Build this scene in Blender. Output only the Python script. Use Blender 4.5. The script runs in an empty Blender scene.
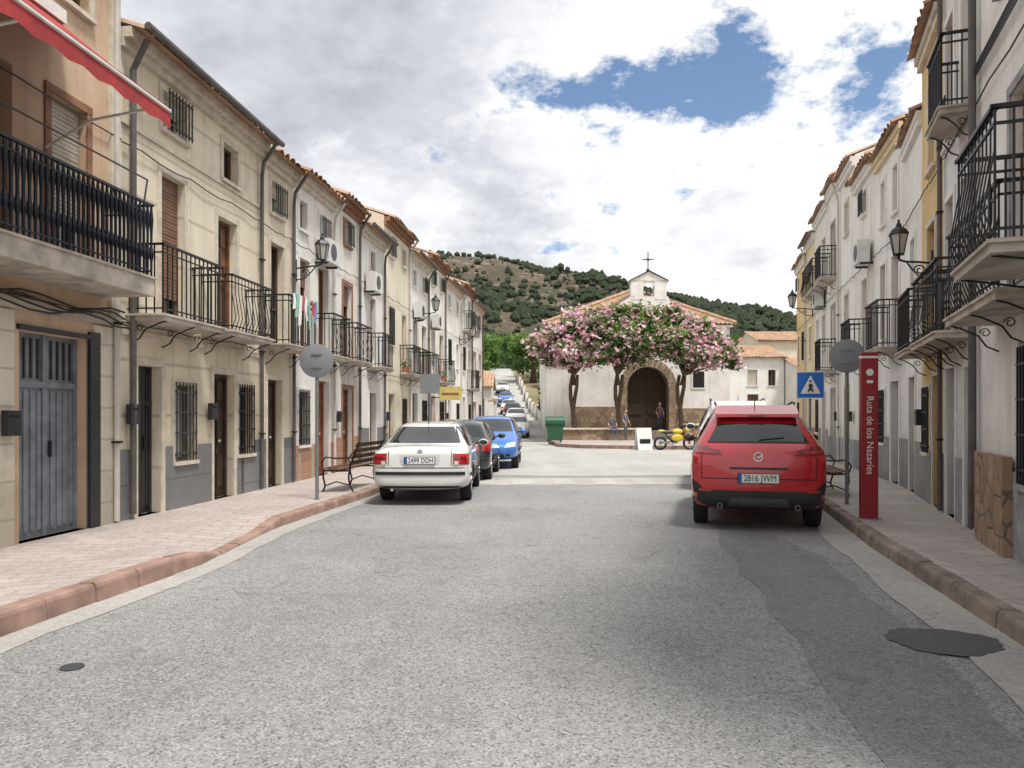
import bpy, bmesh, math, random
from mathutils import Vector, Matrix, noise
from mathutils.bvhtree import BVHTree
R=random.Random(7)
scene=bpy.context.scene
scene.view_settings.view_transform='Standard'
scene.view_settings.look='None'
scene.view_settings.exposure=0
COL=scene.collection
# ---------------------------------------------------------------- materials
def nodes(name):
    m=bpy.data.materials.new(name); m.use_nodes=True
    nt=m.node_tree; b=nt.nodes['Principled BSDF']
    return m,nt,b
def N(nt,t,**k):
    n=nt.nodes.new(t)
    for a,v in k.items(): setattr(n,a,v)
    return n
def L(nt,a,b): nt.links.new(a,b)
def rgba(c): return (c[0],c[1],c[2],1)
def noi(nt,vec,scale,detail=6,rough=.6):
    n=N(nt,'ShaderNodeTexNoise'); n.inputs['Scale'].default_value=scale
    n.inputs['Detail'].default_value=min(detail,5) if detail<9 else detail; n.inputs['Roughness'].default_value=rough
    L(nt,vec,n.inputs['Vector']); return n.outputs[0]
def ramp(nt,fac,a,b,ca=(0,0,0),cb=(1,1,1)):
    r=N(nt,'ShaderNodeValToRGB'); r.color_ramp.elements[0].position=a; r.color_ramp.elements[1].position=b
    r.color_ramp.elements[0].color=rgba(ca); r.color_ramp.elements[1].color=rgba(cb)
    L(nt,fac,r.inputs[0]); return r.outputs[0]
def mix(nt,fac,a,b,blend='MIX'):
    n=N(nt,'ShaderNodeMix',data_type='RGBA',blend_type=blend)
    for s,v in ((n.inputs[0],fac),(n.inputs[6],a),(n.inputs[7],b)):
        if isinstance(v,(int,float)): s.default_value=v
        elif isinstance(v,(tuple,list)): s.default_value=rgba(v)
        else: L(nt,v,s)
    return n.outputs[2]
def mapping(nt,vec,scale=(1,1,1),rot=(0,0,0)):
    n=N(nt,'ShaderNodeMapping'); n.inputs['Scale'].default_value=scale; n.inputs['Rotation'].default_value=rot
    L(nt,vec,n.inputs['Vector']); return n.outputs[0]
def bump(nt,b,h,strength=.3,dist=.01):
    n=N(nt,'ShaderNodeBump'); n.inputs['Strength'].default_value=strength; n.inputs['Distance'].default_value=dist
    L(nt,h,n.inputs['Height']); L(nt,n.outputs[0],b.inputs['Normal'])
def simple(name,c,rough=.6,metal=0,var=.15,scale=4,bmp=0,coat=0):
    m,nt,b=nodes(name)
    tc=N(nt,'ShaderNodeTexCoord').outputs['Object']
    n=noi(nt,tc,scale,3)
    c2=tuple(x*(1-var*1.6) for x in c); c1=tuple(min(1,x*(1+var)) for x in c)
    L(nt,mix(nt,ramp(nt,n,.3,.7),c2,c1),b.inputs['Base Color'])
    b.inputs['Roughness'].default_value=rough; b.inputs['Metallic'].default_value=metal
    if coat: b.inputs['Coat Weight'].default_value=coat; b.inputs['Coat Roughness'].default_value=.04
    if bmp: bump(nt,b,noi(nt,tc,scale*12,3),bmp,.01)
    return m
def plaster(name,c,dirt=.35,lines=0):
    m,nt,b=nodes(name)
    tc=N(nt,'ShaderNodeTexCoord').outputs['Object']
    n1=noi(nt,tc,.7,8,.65)
    dark=tuple(x*y for x,y in zip(c,(.78,.75,.70)))
    col=mix(nt,ramp(nt,n1,.35,.72),c,dark)
    st=noi(nt,mapping(nt,tc,(5,5,.25)),1.0,5,.6)
    col=mix(nt,mix(nt,1.0,ramp(nt,st,.52,.75),(dirt,dirt,dirt),'MULTIPLY'),col,tuple(x*.5 for x in dark))
    pt=ramp(nt,noi(nt,mapping(nt,tc,(1,1,.8)),1.9,5,.7),.59,.63,(0,0,0),(.22,.22,.22))
    col=mix(nt,pt,col,tuple(x*.62 for x in dark))
    sep=N(nt,'ShaderNodeSeparateXYZ'); L(nt,tc,sep.inputs[0])
    zz=N(nt,'ShaderNodeMath',operation='ADD'); L(nt,sep.outputs[2],zz.inputs[0])
    nn=noi(nt,tc,3,5); nm=N(nt,'ShaderNodeMath',operation='MULTIPLY'); L(nt,nn,nm.inputs[0]); nm.inputs[1].default_value=-1.2
    L(nt,nm.outputs[0],zz.inputs[1])
    g=ramp(nt,zz.outputs[0],.0,.8,(.5,.5,.5),(0,0,0))
    col=mix(nt,g,col,tuple(x*.45 for x in dark))
    if lines:
        br=N(nt,'ShaderNodeTexWave',wave_type='BANDS',bands_direction='Z'); br.inputs['Scale'].default_value=lines
        L(nt,tc,br.inputs['Vector'])
        col=mix(nt,ramp(nt,br.outputs[1],.0,.02,(.45,.45,.45),(0,0,0)),col,tuple(x*.4 for x in dark))
    L(nt,col,b.inputs['Base Color']); b.inputs['Roughness'].default_value=.9
    bump(nt,b,noi(nt,tc,18,4,.7),.35,.012)
    return m
def bricky(name,c1,c2,mortar,sx=1,rot=(0,0,0),w=.5,h=.25,ms=.02,rough=.85,bm=.5):
    m,nt,b=nodes(name)
    tc=N(nt,'ShaderNodeTexCoord').outputs['Object']
    mp=mapping(nt,tc,(sx,sx,sx),rot)
    br=N(nt,'ShaderNodeTexBrick'); L(nt,mp,br.inputs['Vector'])
    br.inputs['Color1'].default_value=rgba(c1); br.inputs['Color2'].default_value=rgba(c2); br.inputs['Mortar'].default_value=rgba(mortar)
    br.inputs['Scale'].default_value=1; br.inputs['Mortar Size'].default_value=ms
    br.inputs['Brick Width'].default_value=w; br.inputs['Row Height'].default_value=h
    n=noi(nt,tc,1.3,7,.65)
    col=mix(nt,mix(nt,1.0,ramp(nt,n,.35,.75),(.55,.55,.55),'MULTIPLY'),br.outputs[0],tuple(x*.55 for x in c2))
    n2=noi(nt,tc,30,4)
    col=mix(nt,.25,col,mix(nt,ramp(nt,n2,.3,.7),(.05,.05,.05),(.8,.8,.8)),'OVERLAY')
    L(nt,col,b.inputs['Base Color']); b.inputs['Roughness'].default_value=rough
    bump(nt,b,br.outputs[1],-bm,.01)
    return m
def stone(name,c1,c2,scale=3):
    m,nt,b=nodes(name)
    tc=N(nt,'ShaderNodeTexCoord').outputs['Object']
    vo=N(nt,'ShaderNodeTexVoronoi'); vo.inputs['Scale'].default_value=scale; L(nt,tc,vo.inputs['Vector'])
    ve=N(nt,'ShaderNodeTexVoronoi',feature='DISTANCE_TO_EDGE'); ve.inputs['Scale'].default_value=scale; L(nt,tc,ve.inputs['Vector'])
    sp=N(nt,'ShaderNodeSeparateColor'); L(nt,vo.outputs['Color'],sp.inputs[0])
    col=mix(nt,sp.outputs[0],c1,c2)
    col=mix(nt,ramp(nt,noi(nt,tc,9),.3,.7),col,mix(nt,.4,col,(.08,.06,.05)))
    e=ramp(nt,ve.outputs[0],.0,.05)
    col=mix(nt,e,(.12,.1,.085),col)
    L(nt,col,b.inputs['Base Color']); b.inputs['Roughness'].default_value=.85
    bump(nt,b,e,.6,.02)
    return m
def asphalt(name,c,light,crack=.5,spk=1.0):
    m,nt,b=nodes(name)
    tc=N(nt,'ShaderNodeTexCoord').outputs['Object']
    big=noi(nt,tc,.35,8,.6)
    col=mix(nt,ramp(nt,big,.36,.62),c,light)
    lane=noi(nt,mapping(nt,tc,(1.1,.12,1),(0,0,.15)),1,4,.6)
    col=mix(nt,ramp(nt,lane,.42,.68,(0,0,0),(.4,.4,.4)),col,tuple(x*.8 for x in c))
    vo=N(nt,'ShaderNodeTexVoronoi'); vo.inputs['Scale'].default_value=85; L(nt,tc,vo.inputs['Vector'])
    sp=N(nt,'ShaderNodeSeparateColor'); L(nt,vo.outputs['Color'],sp.inputs[0])
    col=mix(nt,ramp(nt,sp.outputs[0],.6,.98,(0,0,0),(.5*spk,.5*spk,.5*spk)),col,tuple(min(1,x*1.6) for x in light))
    col=mix(nt,ramp(nt,sp.outputs[1],.65,.98,(0,0,0),(.75*spk,.75*spk,.75*spk)),col,tuple(x*.24 for x in c))
    mid=noi(nt,tc,14,5,.8)
    col=mix(nt,ramp(nt,mid,.48,.75,(0,0,0),(.5,.5,.5)),col,tuple(x*.42 for x in c))
    st=ramp(nt,noi(nt,tc,1.7,5,.7),.56,.70,(0,0,0),(.40,.40,.40))
    col=mix(nt,st,col,tuple(x*.58 for x in c))
    v2=N(nt,'ShaderNodeTexVoronoi'); v2.inputs['Scale'].default_value=3.3; L(nt,tc,v2.inputs['Vector'])
    col=mix(nt,ramp(nt,v2.outputs['Distance'],.03,.06,(.5,.5,.5),(0,0,0)),col,tuple(x*.35 for x in c))
    nz=N(nt,'ShaderNodeTexNoise'); nz.inputs['Scale'].default_value=2.2; nz.inputs['Detail'].default_value=5; L(nt,tc,nz.inputs['Vector'])
    ad=N(nt,'ShaderNodeVectorMath',operation='MULTIPLY_ADD'); L(nt,nz.outputs['Color'],ad.inputs[0]); ad.inputs[1].default_value=(1.1,1.1,0); L(nt,tc,ad.inputs[2])
    ve=N(nt,'ShaderNodeTexVoronoi',feature='DISTANCE_TO_EDGE'); ve.inputs['Scale'].default_value=.5; L(nt,ad.outputs[0],ve.inputs['Vector'])
    cr=ramp(nt,ve.outputs[0],.0,.006,(1,1,1),(0,0,0))
    msk=ramp(nt,noi(nt,tc,.5,3),.42,.54)
    col=mix(nt,mix(nt,1.0,mix(nt,1.0,cr,msk,'MULTIPLY'),(crack,crack,crack),'MULTIPLY'),col,(.04,.04,.04))
    L(nt,col,b.inputs['Base Color']); b.inputs['Roughness'].default_value=.88
    bump(nt,b,vo.outputs['Distance'],.5,.005)
    return m
def glassm(name,c=(.015,.018,.02),rough=.06):
    m,nt,b=nodes(name)
    b.inputs['Base Color'].default_value=rgba(c); b.inputs['Roughness'].default_value=rough
    b.inputs['Specular IOR Level'].default_value=.7
    return m
def leafm(name,c1,c2,tr=.25):
    m,nt,b=nodes(name)
    tc=N(nt,'ShaderNodeTexCoord').outputs['Object']
    n=noi(nt,tc,1.6,3,.7)
    L(nt,mix(nt,ramp(nt,n,.35,.65),c1,c2),b.inputs['Base Color'])
    b.inputs['Roughness'].default_value=.6
    b.inputs['Specular IOR Level'].default_value=.25
    if tr>.12:
        t=N(nt,'ShaderNodeBsdfTranslucent'); t.inputs[0].default_value=rgba(tuple(min(.95,x*1.3) for x in c2))
        ms=N(nt,'ShaderNodeMixShader'); ms.inputs[0].default_value=tr
        out=nt.nodes['Material Output']
        L(nt,b.outputs[0],ms.inputs[1]); L(nt,t.outputs[0],ms.inputs[2]); L(nt,ms.outputs[0],out.inputs[0])
    return m
M={}
M['cream']=plaster('plaster_cream',(.76,.69,.56))
M['creamline']=plaster('plaster_cream_courses',(.76,.69,.55),.4,.4)
M['peach']=plaster('plaster_peach',(.64,.47,.34))
M['sand']=plaster('plaster_sand',(.70,.60,.46))
M['stoneface']=plaster('stone_facing_pale',(.68,.62,.52),.45,.75)
M['white']=plaster('plaster_white',(.82,.81,.79),.38)
M['white2']=plaster('plaster_offwhite',(.79,.77,.73),.45)
M['grey']=plaster('plaster_grey',(.70,.70,.69),.5)
M['ochre']=plaster('plaster_ochre',(.72,.53,.26),.4)
M['yellow']=plaster('plaster_yellow',(.76,.65,.42),.35)
M['slab']=simple('slab_render',(.50,.45,.39),.9,var=.25,scale=3,bmp=.3)
M['trim']=simple('trim_stone',(.62,.56,.46),.85,var=.15,scale=5,bmp=.2)
M['trimg']=simple('trim_grey',(.30,.30,.31),.8,var=.2,scale=5,bmp=.2)
M['trimw']=simple('trim_white',(.74,.72,.68),.8,var=.08,scale=5)
M['trimb']=simple('trim_brown',(.28,.14,.08),.8,var=.2,scale=5)
M['marble']=bricky('plinth_grey_marble',(.15,.155,.165),(.23,.23,.24),(.06,.06,.06),rot=(math.pi/2,0,math.pi/2),w=.6,h=.5,ms=.006,rough=.4,bm=.2)
M['brickp']=bricky('plinth_brick',(.36,.17,.11),(.45,.25,.17),(.4,.36,.3),rot=(math.pi/2,0,math.pi/2),w=.24,h=.08,ms=.008)
M['flag']=stone('plinth_flagstone',(.30,.20,.12),(.42,.30,.19),3.2)
M['chstone']=stone('chapel_stone',(.26,.17,.105),(.42,.31,.20),2.6)
M['iron']=simple('wrought_iron',(.018,.018,.02),.45,.3,var=.2,scale=9)
M['ironb']=simple('balustrade_blue_black',(.02,.024,.036),.4,.3,var=.2,scale=9)
M['irong']=simple('iron_grey',(.09,.095,.10),.45,.4,var=.2,scale=9)
M['wood']=simple('door_wood',(.17,.075,.035),.55,var=.3,scale=7,bmp=.2)
M['woodr']=simple('door_red_wood',(.26,.085,.045),.55,var=.25,scale=7,bmp=.2)
M['woodd']=simple('door_dark_wood',(.05,.028,.02),.5,var=.3,scale=7,bmp=.2)
M['metald']=simple('door_metal',(.24,.27,.31),.45,.4,var=.18,scale=5)
M['metalk']=simple('door_metal_dark',(.035,.038,.042),.4,.3,var=.2,scale=5)
M['blind']=simple('roller_blind',(.55,.50,.42),.7,var=.12,scale=5)
M['blindb']=simple('roller_blind_brown',(.22,.12,.07),.7,var=.15,scale=5)
M['framew']=simple('window_frame_white',(.7,.7,.68),.5,var=.05)
M['frameb']=simple('window_frame_brown',(.12,.06,.035),.5,var=.15)
M['glass']=glassm('window_glass')
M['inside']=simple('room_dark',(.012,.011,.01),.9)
M['curtain']=simple('curtain_white',(.55,.55,.53),.9,var=.2,scale=9)
M['pipe']=simple('drain_pipe',(.10,.09,.085),.6,var=.2)
M['pipew']=simple('drain_pipe_pale',(.55,.52,.47),.6,var=.1)
M['cable']=simple('cable_black',(.02,.02,.02),.6)
M['awn']=simple('awning_red',(.36,.035,.035),.8,var=.2,scale=3,bmp=.15)
M['ac']=simple('ac_unit_white',(.65,.65,.63),.5,var=.08)
M['cloth1']=simple('laundry_blue',(.2,.25,.38),.9,var=.2)
M['cloth2']=simple('laundry_red',(.5,.08,.12),.9,var=.2)
M['cloth3']=simple('laundry_white',(.75,.75,.75),.9,var=.06)
M['cloth4']=simple('laundry_green',(.25,.45,.35),.9,var=.2)
M['pot']=simple('terracotta',(.38,.16,.08),.8)
def tilem():
    m,nt,b=nodes('roof_tiles')
    tc=N(nt,'ShaderNodeTexCoord').outputs['Object']
    vo=N(nt,'ShaderNodeTexVoronoi'); vo.inputs['Scale'].default_value=4.2; L(nt,tc,vo.inputs['Vector'])
    sp=N(nt,'ShaderNodeSeparateColor'); L(nt,vo.outputs['Color'],sp.inputs[0])
    col=mix(nt,sp.outputs[0],(.38,.19,.11),(.48,.34,.23))
    col=mix(nt,ramp(nt,noi(nt,tc,1.4,8,.7),.4,.7,(0,0,0),(.7,.7,.7)),col,(.20,.155,.12))
    L(nt,col,b.inputs['Base Color']); b.inputs['Roughness'].default_value=.9
    bump(nt,b,noi(nt,tc,25,4),.4,.01)
    return m
M['tile']=tilem()
# ---------------------------------------------------------------- mesh builder
class MB:
    def __init__(s,T=None):
        s.v=[];s.f=[];s.m=[];s.mats=[];s.T=T or (lambda x,y,z:(x,y,z))
    def mi(s,mat):
        if isinstance(mat,str): mat=M[mat]
        if mat not in s.mats: s.mats.append(mat)
        return s.mats.index(mat)
    def face(s,pts,mat,world=False):
        i=len(s.v)
        for p in pts: s.v.append(tuple(p) if world else tuple(s.T(*p)))
        s.f.append(tuple(range(i,i+len(pts)))); s.m.append(s.mi(mat))
    def raw(s,vs,fs,mat):
        i=len(s.v); k=s.mi(mat)
        for p in vs: s.v.append(tuple(s.T(*p)))
        for f in fs: s.f.append(tuple(a+i for a in f)); s.m.append(k)
    def box(s,x0,x1,y0,y1,z0,z1,mat):
        s.raw([(x0,y0,z0),(x1,y0,z0),(x1,y1,z0),(x0,y1,z0),(x0,y0,z1),(x1,y0,z1),(x1,y1,z1),(x0,y1,z1)],
              [(0,3,2,1),(4,5,6,7),(0,1,5,4),(1,2,6,5),(2,3,7,6),(3,0,4,7)],mat)
    def tube(s,pts,rad,mat,seg=6,caps=True):
        pts=[Vector(p) for p in pts]
        if isinstance(rad,(int,float)): rad=[rad]*len(pts)
        vs=[];fs=[]
        prev=None
        for i,p in enumerate(pts):
            a=pts[max(0,i-1)]; b=pts[min(len(pts)-1,i+1)]
            t=(b-a); 
            if t.length<1e-9: t=Vector((0,0,1))
            t.normalize()
            if prev is None:
                r=Vector((1,0,0)) if abs(t.x)<.9 else Vector((0,1,0))
            else: r=prev
            n=(r-t*r.dot(t)); n.normalize(); prev=n; bnm=t.cross(n)
            for k in range(seg):
                an=2*math.pi*(k+.5)/seg
                vs.append(p+(n*math.cos(an)+bnm*math.sin(an))*rad[i])
        for i in range(len(pts)-1):
            for k in range(seg):
                k2=(k+1)%seg
                fs.append((i*seg+k,i*seg+k2,(i+1)*seg+k2,(i+1)*seg+k))
        if caps:
            fs.append(tuple(range(seg))[::-1]); fs.append(tuple((len(pts)-1)*seg+k for k in range(seg)))
        s.raw(vs,fs,mat)
    def ell(s,c,r,mat,nu=12,nv=8):
        vs=[];fs=[]
        for j in range(nv+1):
            th=math.pi*j/nv
            for i in range(nu):
                ph=2*math.pi*i/nu
                vs.append((c[0]+r[0]*math.sin(th)*math.cos(ph),c[1]+r[1]*math.sin(th)*math.sin(ph),c[2]+r[2]*math.cos(th)))
        for j in range(nv):
            for i in range(nu):
                i2=(i+1)%nu
                fs.append((j*nu+i,j*nu+i2,(j+1)*nu+i2,(j+1)*nu+i))
        s.raw(vs,fs,mat)
    def lathe(s,c,axis,prof,mat,seg=24):
        ax=Vector(axis).normalized(); r=Vector((0,0,1)) if abs(ax.z)<.9 else Vector((1,0,0))
        n=(r-ax*r.dot(ax)).normalized(); b=ax.cross(n); c=Vector(c)
        vs=[];fs=[]
        for (rr,al) in prof:
            for k in range(seg):
                an=2*math.pi*k/seg
                vs.append(c+ax*al+(n*math.cos(an)+b*math.sin(an))*rr)
        for i in range(len(prof)-1):
            for k in range(seg):
                k2=(k+1)%seg
                fs.append((i*seg+k,i*seg+k2,(i+1)*seg+k2,(i+1)*seg+k))
        s.raw(vs,fs,mat)
    def obj(s,name,parent=None,smooth=False,bevel=0,recalc=True,sharp=None):
        if not s.f: return None
        me=bpy.data.meshes.new(name); me.from_pydata(s.v,[],s.f)
        for m in s.mats: me.materials.append(m)
        me.polygons.foreach_set('material_index',s.m)
        if recalc:
            bm=bmesh.new(); bm.from_mesh(me)
            if smooth: bmesh.ops.remove_doubles(bm,verts=bm.verts,dist=1e-5)
            bmesh.ops.recalc_face_normals(bm,faces=bm.faces); bm.to_mesh(me); bm.free()
        if smooth:
            me.polygons.foreach_set('use_smooth',[True]*len(me.polygons))
            if sharp: me.set_sharp_from_angle(angle=math.radians(sharp))
        me.update()
        o=bpy.data.objects.new(name,me); COL.objects.link(o)
        if parent: o.parent=parent
        if bevel:
            bv=o.modifiers.new('bevel','BEVEL'); bv.width=bevel; bv.segments=2; bv.limit_method='ANGLE'
        return o
def empty(name,loc=(0,0,0),rz=0):
    o=bpy.data.objects.new(name,None); COL.objects.link(o); o.location=loc; o.rotation_euler=(0,0,rz); return o
def text(name,s,size,loc,rot,mat,parent=None,sx=1):
    c=bpy.data.curves.new(name,'FONT'); c.body=s; c.size=size; c.align_x='CENTER'; c.align_y='CENTER'; c.extrude=.001
    o=bpy.data.objects.new(name,c); COL.objects.link(o); c.materials.append(M[mat] if isinstance(mat,str) else mat)
    o.location=loc; o.rotation_euler=rot; o.scale=(sx,1,1)
    if parent: o.parent=parent
    return o
# ---------------------------------------------------------------- frames for facades
class Frame:
    def __init__(s,ox,slope,side):
        l=math.hypot(slope,1); s.o=(ox,0); s.d=(slope/l,1/l)
        s.n=(s.d[1],-s.d[0]) if side=='L' else (-s.d[1],s.d[0])
    def U(s,Y): return Y/s.d[1]
    def T(s,u,v,z): return (s.o[0]+s.d[0]*u+s.n[0]*v, s.o[1]+s.d[1]*u+s.n[1]*v, z)
FL=Frame(-6.44,.10,'L'); FR1=Frame(2.27,.37,'R'); FR2=Frame(3.97,.26,'R')
def wall(mb,u0,u1,z0,z1,ops,mat,depth=.2,v=0.0):
    us=sorted(set([u0,u1]+[a for o in ops for a in (o[0],o[1])])); zs=sorted(set([z0,z1]+[a for o in ops for a in (o[2],o[3])]))
    for i in range(len(us)-1):
        for j in range(len(zs)-1):
            cu=(us[i]+us[i+1])/2; cz=(zs[j]+zs[j+1])/2
            if any(o[0]<cu<o[1] and o[2]<cz<o[3] for o in ops): continue
            mb.face([(us[i],v,zs[j]),(us[i+1],v,zs[j]),(us[i+1],v,zs[j+1]),(us[i],v,zs[j+1])],mat)
    for o in ops:
        a,b,c,d=o[:4]
        for q in ([(a,v,c),(a,v-depth,c),(a,v-depth,d),(a,v,d)],[(b,v,c),(b,v-depth,c),(b,v-depth,d),(b,v,d)],
                  [(a,v,d),(a,v-depth,d),(b,v-depth,d),(b,v,d)],[(a,v,c),(a,v-depth,c),(b,v-depth,c),(b,v,c)]):
            mb.face(q,mat)
def bars(mb,u0,u1,v,z0,z1,sp=.11,r=.009,mat='iron',horiz=2):
    n=max(2,int(round((u1-u0)/sp)))
    for i in range(n+1):
        u=u0+(u1-u0)*i/n
        mb.box(u-r,u+r,v-r,v+r,z0,z1,mat)
    for k in range(horiz):
        z=z0+(z1-z0)*(k+.5)/horiz if horiz>2 else (z0+.06 if k==0 else z1-.06)
        mb.box(u0-.02,u1+.02,v-r*1.5,v+r*1.5,z-.012,z+.012,mat)
def balcony(mb,u0,u1,z,dep=.55,h=.95,style=0,slab='slab',iron='iron',th=.1):
    if style==2: iron='ironb'; th=.26
    mb.box(u0,u1,.003,dep,z-th,z,slab)
    mb.box(u0-.025,u1+.025,.003,dep+.025,z-.035,z-.01,slab)
    r=.008
    def side(u):
        n=max(2,int(dep/.12))
        for i in range(n+1):
            v=.03+(dep-.06)*i/n
            mb.box(u-r,u+r,v-r,v+r,z,z+h,iron)
        for zz in (z+.07,z+h-.1): mb.box(u-.01,u+.01,.0,dep-.02,zz-.01,zz+.01,iron)
        mb.box(u-.02,u+.02,.0,dep,z+h,z+h+.03,iron)
    side(u0+.03); side(u1-.03)
    n=max(3,int((u1-u0)/(.125 if style!=2 else .085)))
    for i in range(n+1):
        u=u0+.03+(u1-u0-.06)*i/n
        v=dep-.03
        if style==1:
            mb.tube([(u,v,z),(u,v+.07,z+h*.22),(u,v+.03,z+h*.5),(u,v,z+h*.7),(u,v,z+h)],r,iron,4,False)
        elif style==2:
            mb.tube([(u,v,z),(u,v,z+.2),(u,v,z+.3),(u,v,z+.4),(u,v,z+.55),(u,v,z+.75),(u,v,z+h)],[.016,.018,.038,.018,.018,.031,.014],iron,6,False)
        else:
            mb.box(u-r,u+r,v-r,v+r,z,z+h,iron)
    for zz in (z+.07,z+h-.1): mb.box(u0+.02,u1-.02,dep-.04,dep-.02,zz-.01,zz+.01,iron)
    mb.box(u0+.01,u1-.01,dep-.055,dep-.005,z+h,z+h+.03,iron)
    if style!=2:
        k=max(2,int((u1-u0)/.9)+1)
        for i in range(k):
            u=u0+.12+(u1-u0-.24)*i/(k-1)
            mb.tube([(u,.0,z-.4),(u,.12,z-.34),(u,.2,z-.22),(u,dep*.75,z-.13),(u,dep-.03,z-th)],.012,iron,4)
            pts=[(u,.13+.055*math.cos(a)*(1-a/12),z-.19+.055*math.sin(a)*(1-a/12)) for a in [x*.6 for x in range(14)]]
            mb.tube(pts,.008,iron,4)
def fill(mb,u0,u1,z0,z1,kind,rng):
    D=-.17
    if kind in('wood','woodr','woodd'):
        mb.box(u0,u1,D-.05,D,z0,z1,kind)
        fw=.06
        for a,b in((u0,u0+fw),(u1-fw,u1)): mb.box(a,b,D+.001,D+.05,z0,z1,kind)
        mb.box(u0+fw,u1-fw,D+.001,D+.05,z1-fw,z1,kind)
        w=(u1-u0-2*fw)/2
        for k in (0,1):
            a=u0+fw+k*w
            for (p,q) in((.08,.35),(.42,.72),(.78,.94)):
                mb.box(a+.06,a+w-.06,D,D+.022,z0+(z1-z0)*p,z0+(z1-z0)*q,kind)
        mb.box((u0+u1)/2-.006,(u0+u1)/2+.006,D,D+.03,z0,z1-fw,'inside')
        mb.ell(((u0+u1)/2+.08,D+.05,z0+1.0),(.025,.025,.025),'trimw',8,5)
    elif kind in('metald','metalk','garage'):
        mt='metald' if kind!='metalk' else 'metalk'
        mb.box(u0,u1,D-.05,D,z0,z1,mt)
        n=int((u1-u0)/.11)
        for i in range(n):
            a=u0+.03+(u1-u0-.06)*i/n
            if kind=='garage':
                mb.box(a+.012,a+.075,D,D+.014,z0+.08,z0+(z1-z0)*.72,mt)
                mb.box(a+.012,a+.04,D,D+.02,z0+(z1-z0)*.78,z1-.06,'metalk')
            else: mb.box(a+.015,a+.09,D,D+.014,z0+.1,z1-.1,mt)
        mb.box(u0,u1,D,D+.035,z0+(z1-z0)*.735,z0+(z1-z0)*.765,mt)
        for a in (u0,(u0+u1)/2-.03,u1-.06): mb.box(a,a+.06,D+.001,D+.03,z0,z1,mt)
        mb.box((u0+u1)/2+.06,(u0+u1)/2+.09,D+.03,D+.06,z0+.95,z0+1.15,'iron')
        if kind=='garage': mb.box(u1,u1+.2,-.02,.045,z0,z1+.1,'metalk'); mb.box(u0-.04,u1,.0,.045,z1+.002,z1+.06,'metalk')
    elif kind=='open':
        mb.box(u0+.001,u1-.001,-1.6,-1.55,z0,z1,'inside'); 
        for a in (u0,u1): mb.face([(a,-.2,z0),(a,-1.6,z0),(a,-1.6,z1),(a,-.2,z1)],'trimb')
        mb.face([(u0,-.2,z1),(u0,-1.6,z1),(u1,-1.6,z1),(u1,-.2,z1)],'trimw'); mb.face([(u0,-.2,z0),(u0,-1.6,z0),(u1,-1.6,z0),(u1,-.2,z0)],'trimg')
    else:
        fr='framew' if rng.random()<.45 else 'frameb'
        mb.face([(u0,D,z0),(u1,D,z0),(u1,D,z1),(u0,D,z1)],'glass')
        t=.05
        mb.box(u0,u0+t,D+.002,D+.05,z0,z1,fr); mb.box(u1-t,u1,D+.002,D+.05,z0,z1,fr)
        mb.box(u0+t,u1-t,D+.002,D+.05,z0,z0+t,fr); mb.box(u0+t,u1-t,D+.002,D+.05,z1-t,z1,fr)
        mb.box((u0+u1)/2-.03,(u0+u1)/2+.03,D+.002,D+.045,z0+t,z1-t,fr)
        if z1-z0>1.5: mb.box(u0+t,u1-t,D+.002,D+.04,z0+.75,z0+.79,fr)
        r=rng.random()
        if kind=='blind' or r<.55:
            f=rng.choice([.3,.5,.75,1.0]) if kind!='blind' else .85
            zb=z1-(z1-z0-.02)*f; k=int((z1-zb)/.055); bm_='blind' if fr=='framew' else 'blindb'
            for i in range(k):
                z=z1-.055*(i+1)
                mb.box(u0+.01,u1-.01,D+.055,D+.072+(i%2)*.004,z+.005,z+.052,bm_)
            mb.box(u0+.01,u1-.01,D+.052,D+.058,z1-.055*k,z1,'inside')
        elif r<.8:
            mb.face([(u0+t,D+.001,z0+t),(u0+t+(u1-u0)*.25,D+.001,z0+t),(u0+t+(u1-u0)*.18,D+.001,z1-t),(u0+t,D+.001,z1-t)],'curtain')
            mb.face([(u1-t,D+.001,z0+t),(u1-t-(u1-u0)*.22,D+.001,z0+t),(u1-t-(u1-u0)*.2,D+.001,z1-t),(u1-t,D+.001,z1-t)],'curtain')
def trimop(mb,o,mat,w=.11,pr=.022,sill=True):
    a,b,c,d=o
    mb.box(a-w,a-.001,.0,pr,c,d,mat); mb.box(b+.001,b+w,.0,pr,c,d,mat)
    mb.box(a-w,b+w,.0,pr+.003,d+.001,d+w,mat)
    if sill: mb.box(a-w*.8,b+w*.8,-.05,.07,c-.06,c-.001,mat)
def tileroof(mb,u0,u1,va,za,vb,zb,per=.24,amp=.05):
    n=max(1,int((u1-u0)/per)); sm=6
    vs=[];fs=[]; rows=8
    for j in range(rows+1):
        t=j/rows
        for i in range(n*sm+1):
            u=u0+(u1-u0)*i/(n*sm); ph=(i%sm)/sm
            h=amp*abs(math.sin(math.pi*ph))*1.3-(.0 if i%sm else .02)
            vs.append((u,va+(vb-va)*t+(.02*math.sin(i*.9) if j==0 else 0),za+(zb-za)*t+h+.012*math.sin(i*.13)))
    w=n*sm+1
    for j in range(rows):
        for i in range(n*sm): fs.append((j*w+i,j*w+i+1,(j+1)*w+i+1,(j+1)*w+i))
    mb.raw(vs,fs,'tile')
    mb.face([(u0,va,za-.03),(u1,va,za-.03),(u1,vb,zb-.05),(u0,vb,zb-.05)],'tile')
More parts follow.
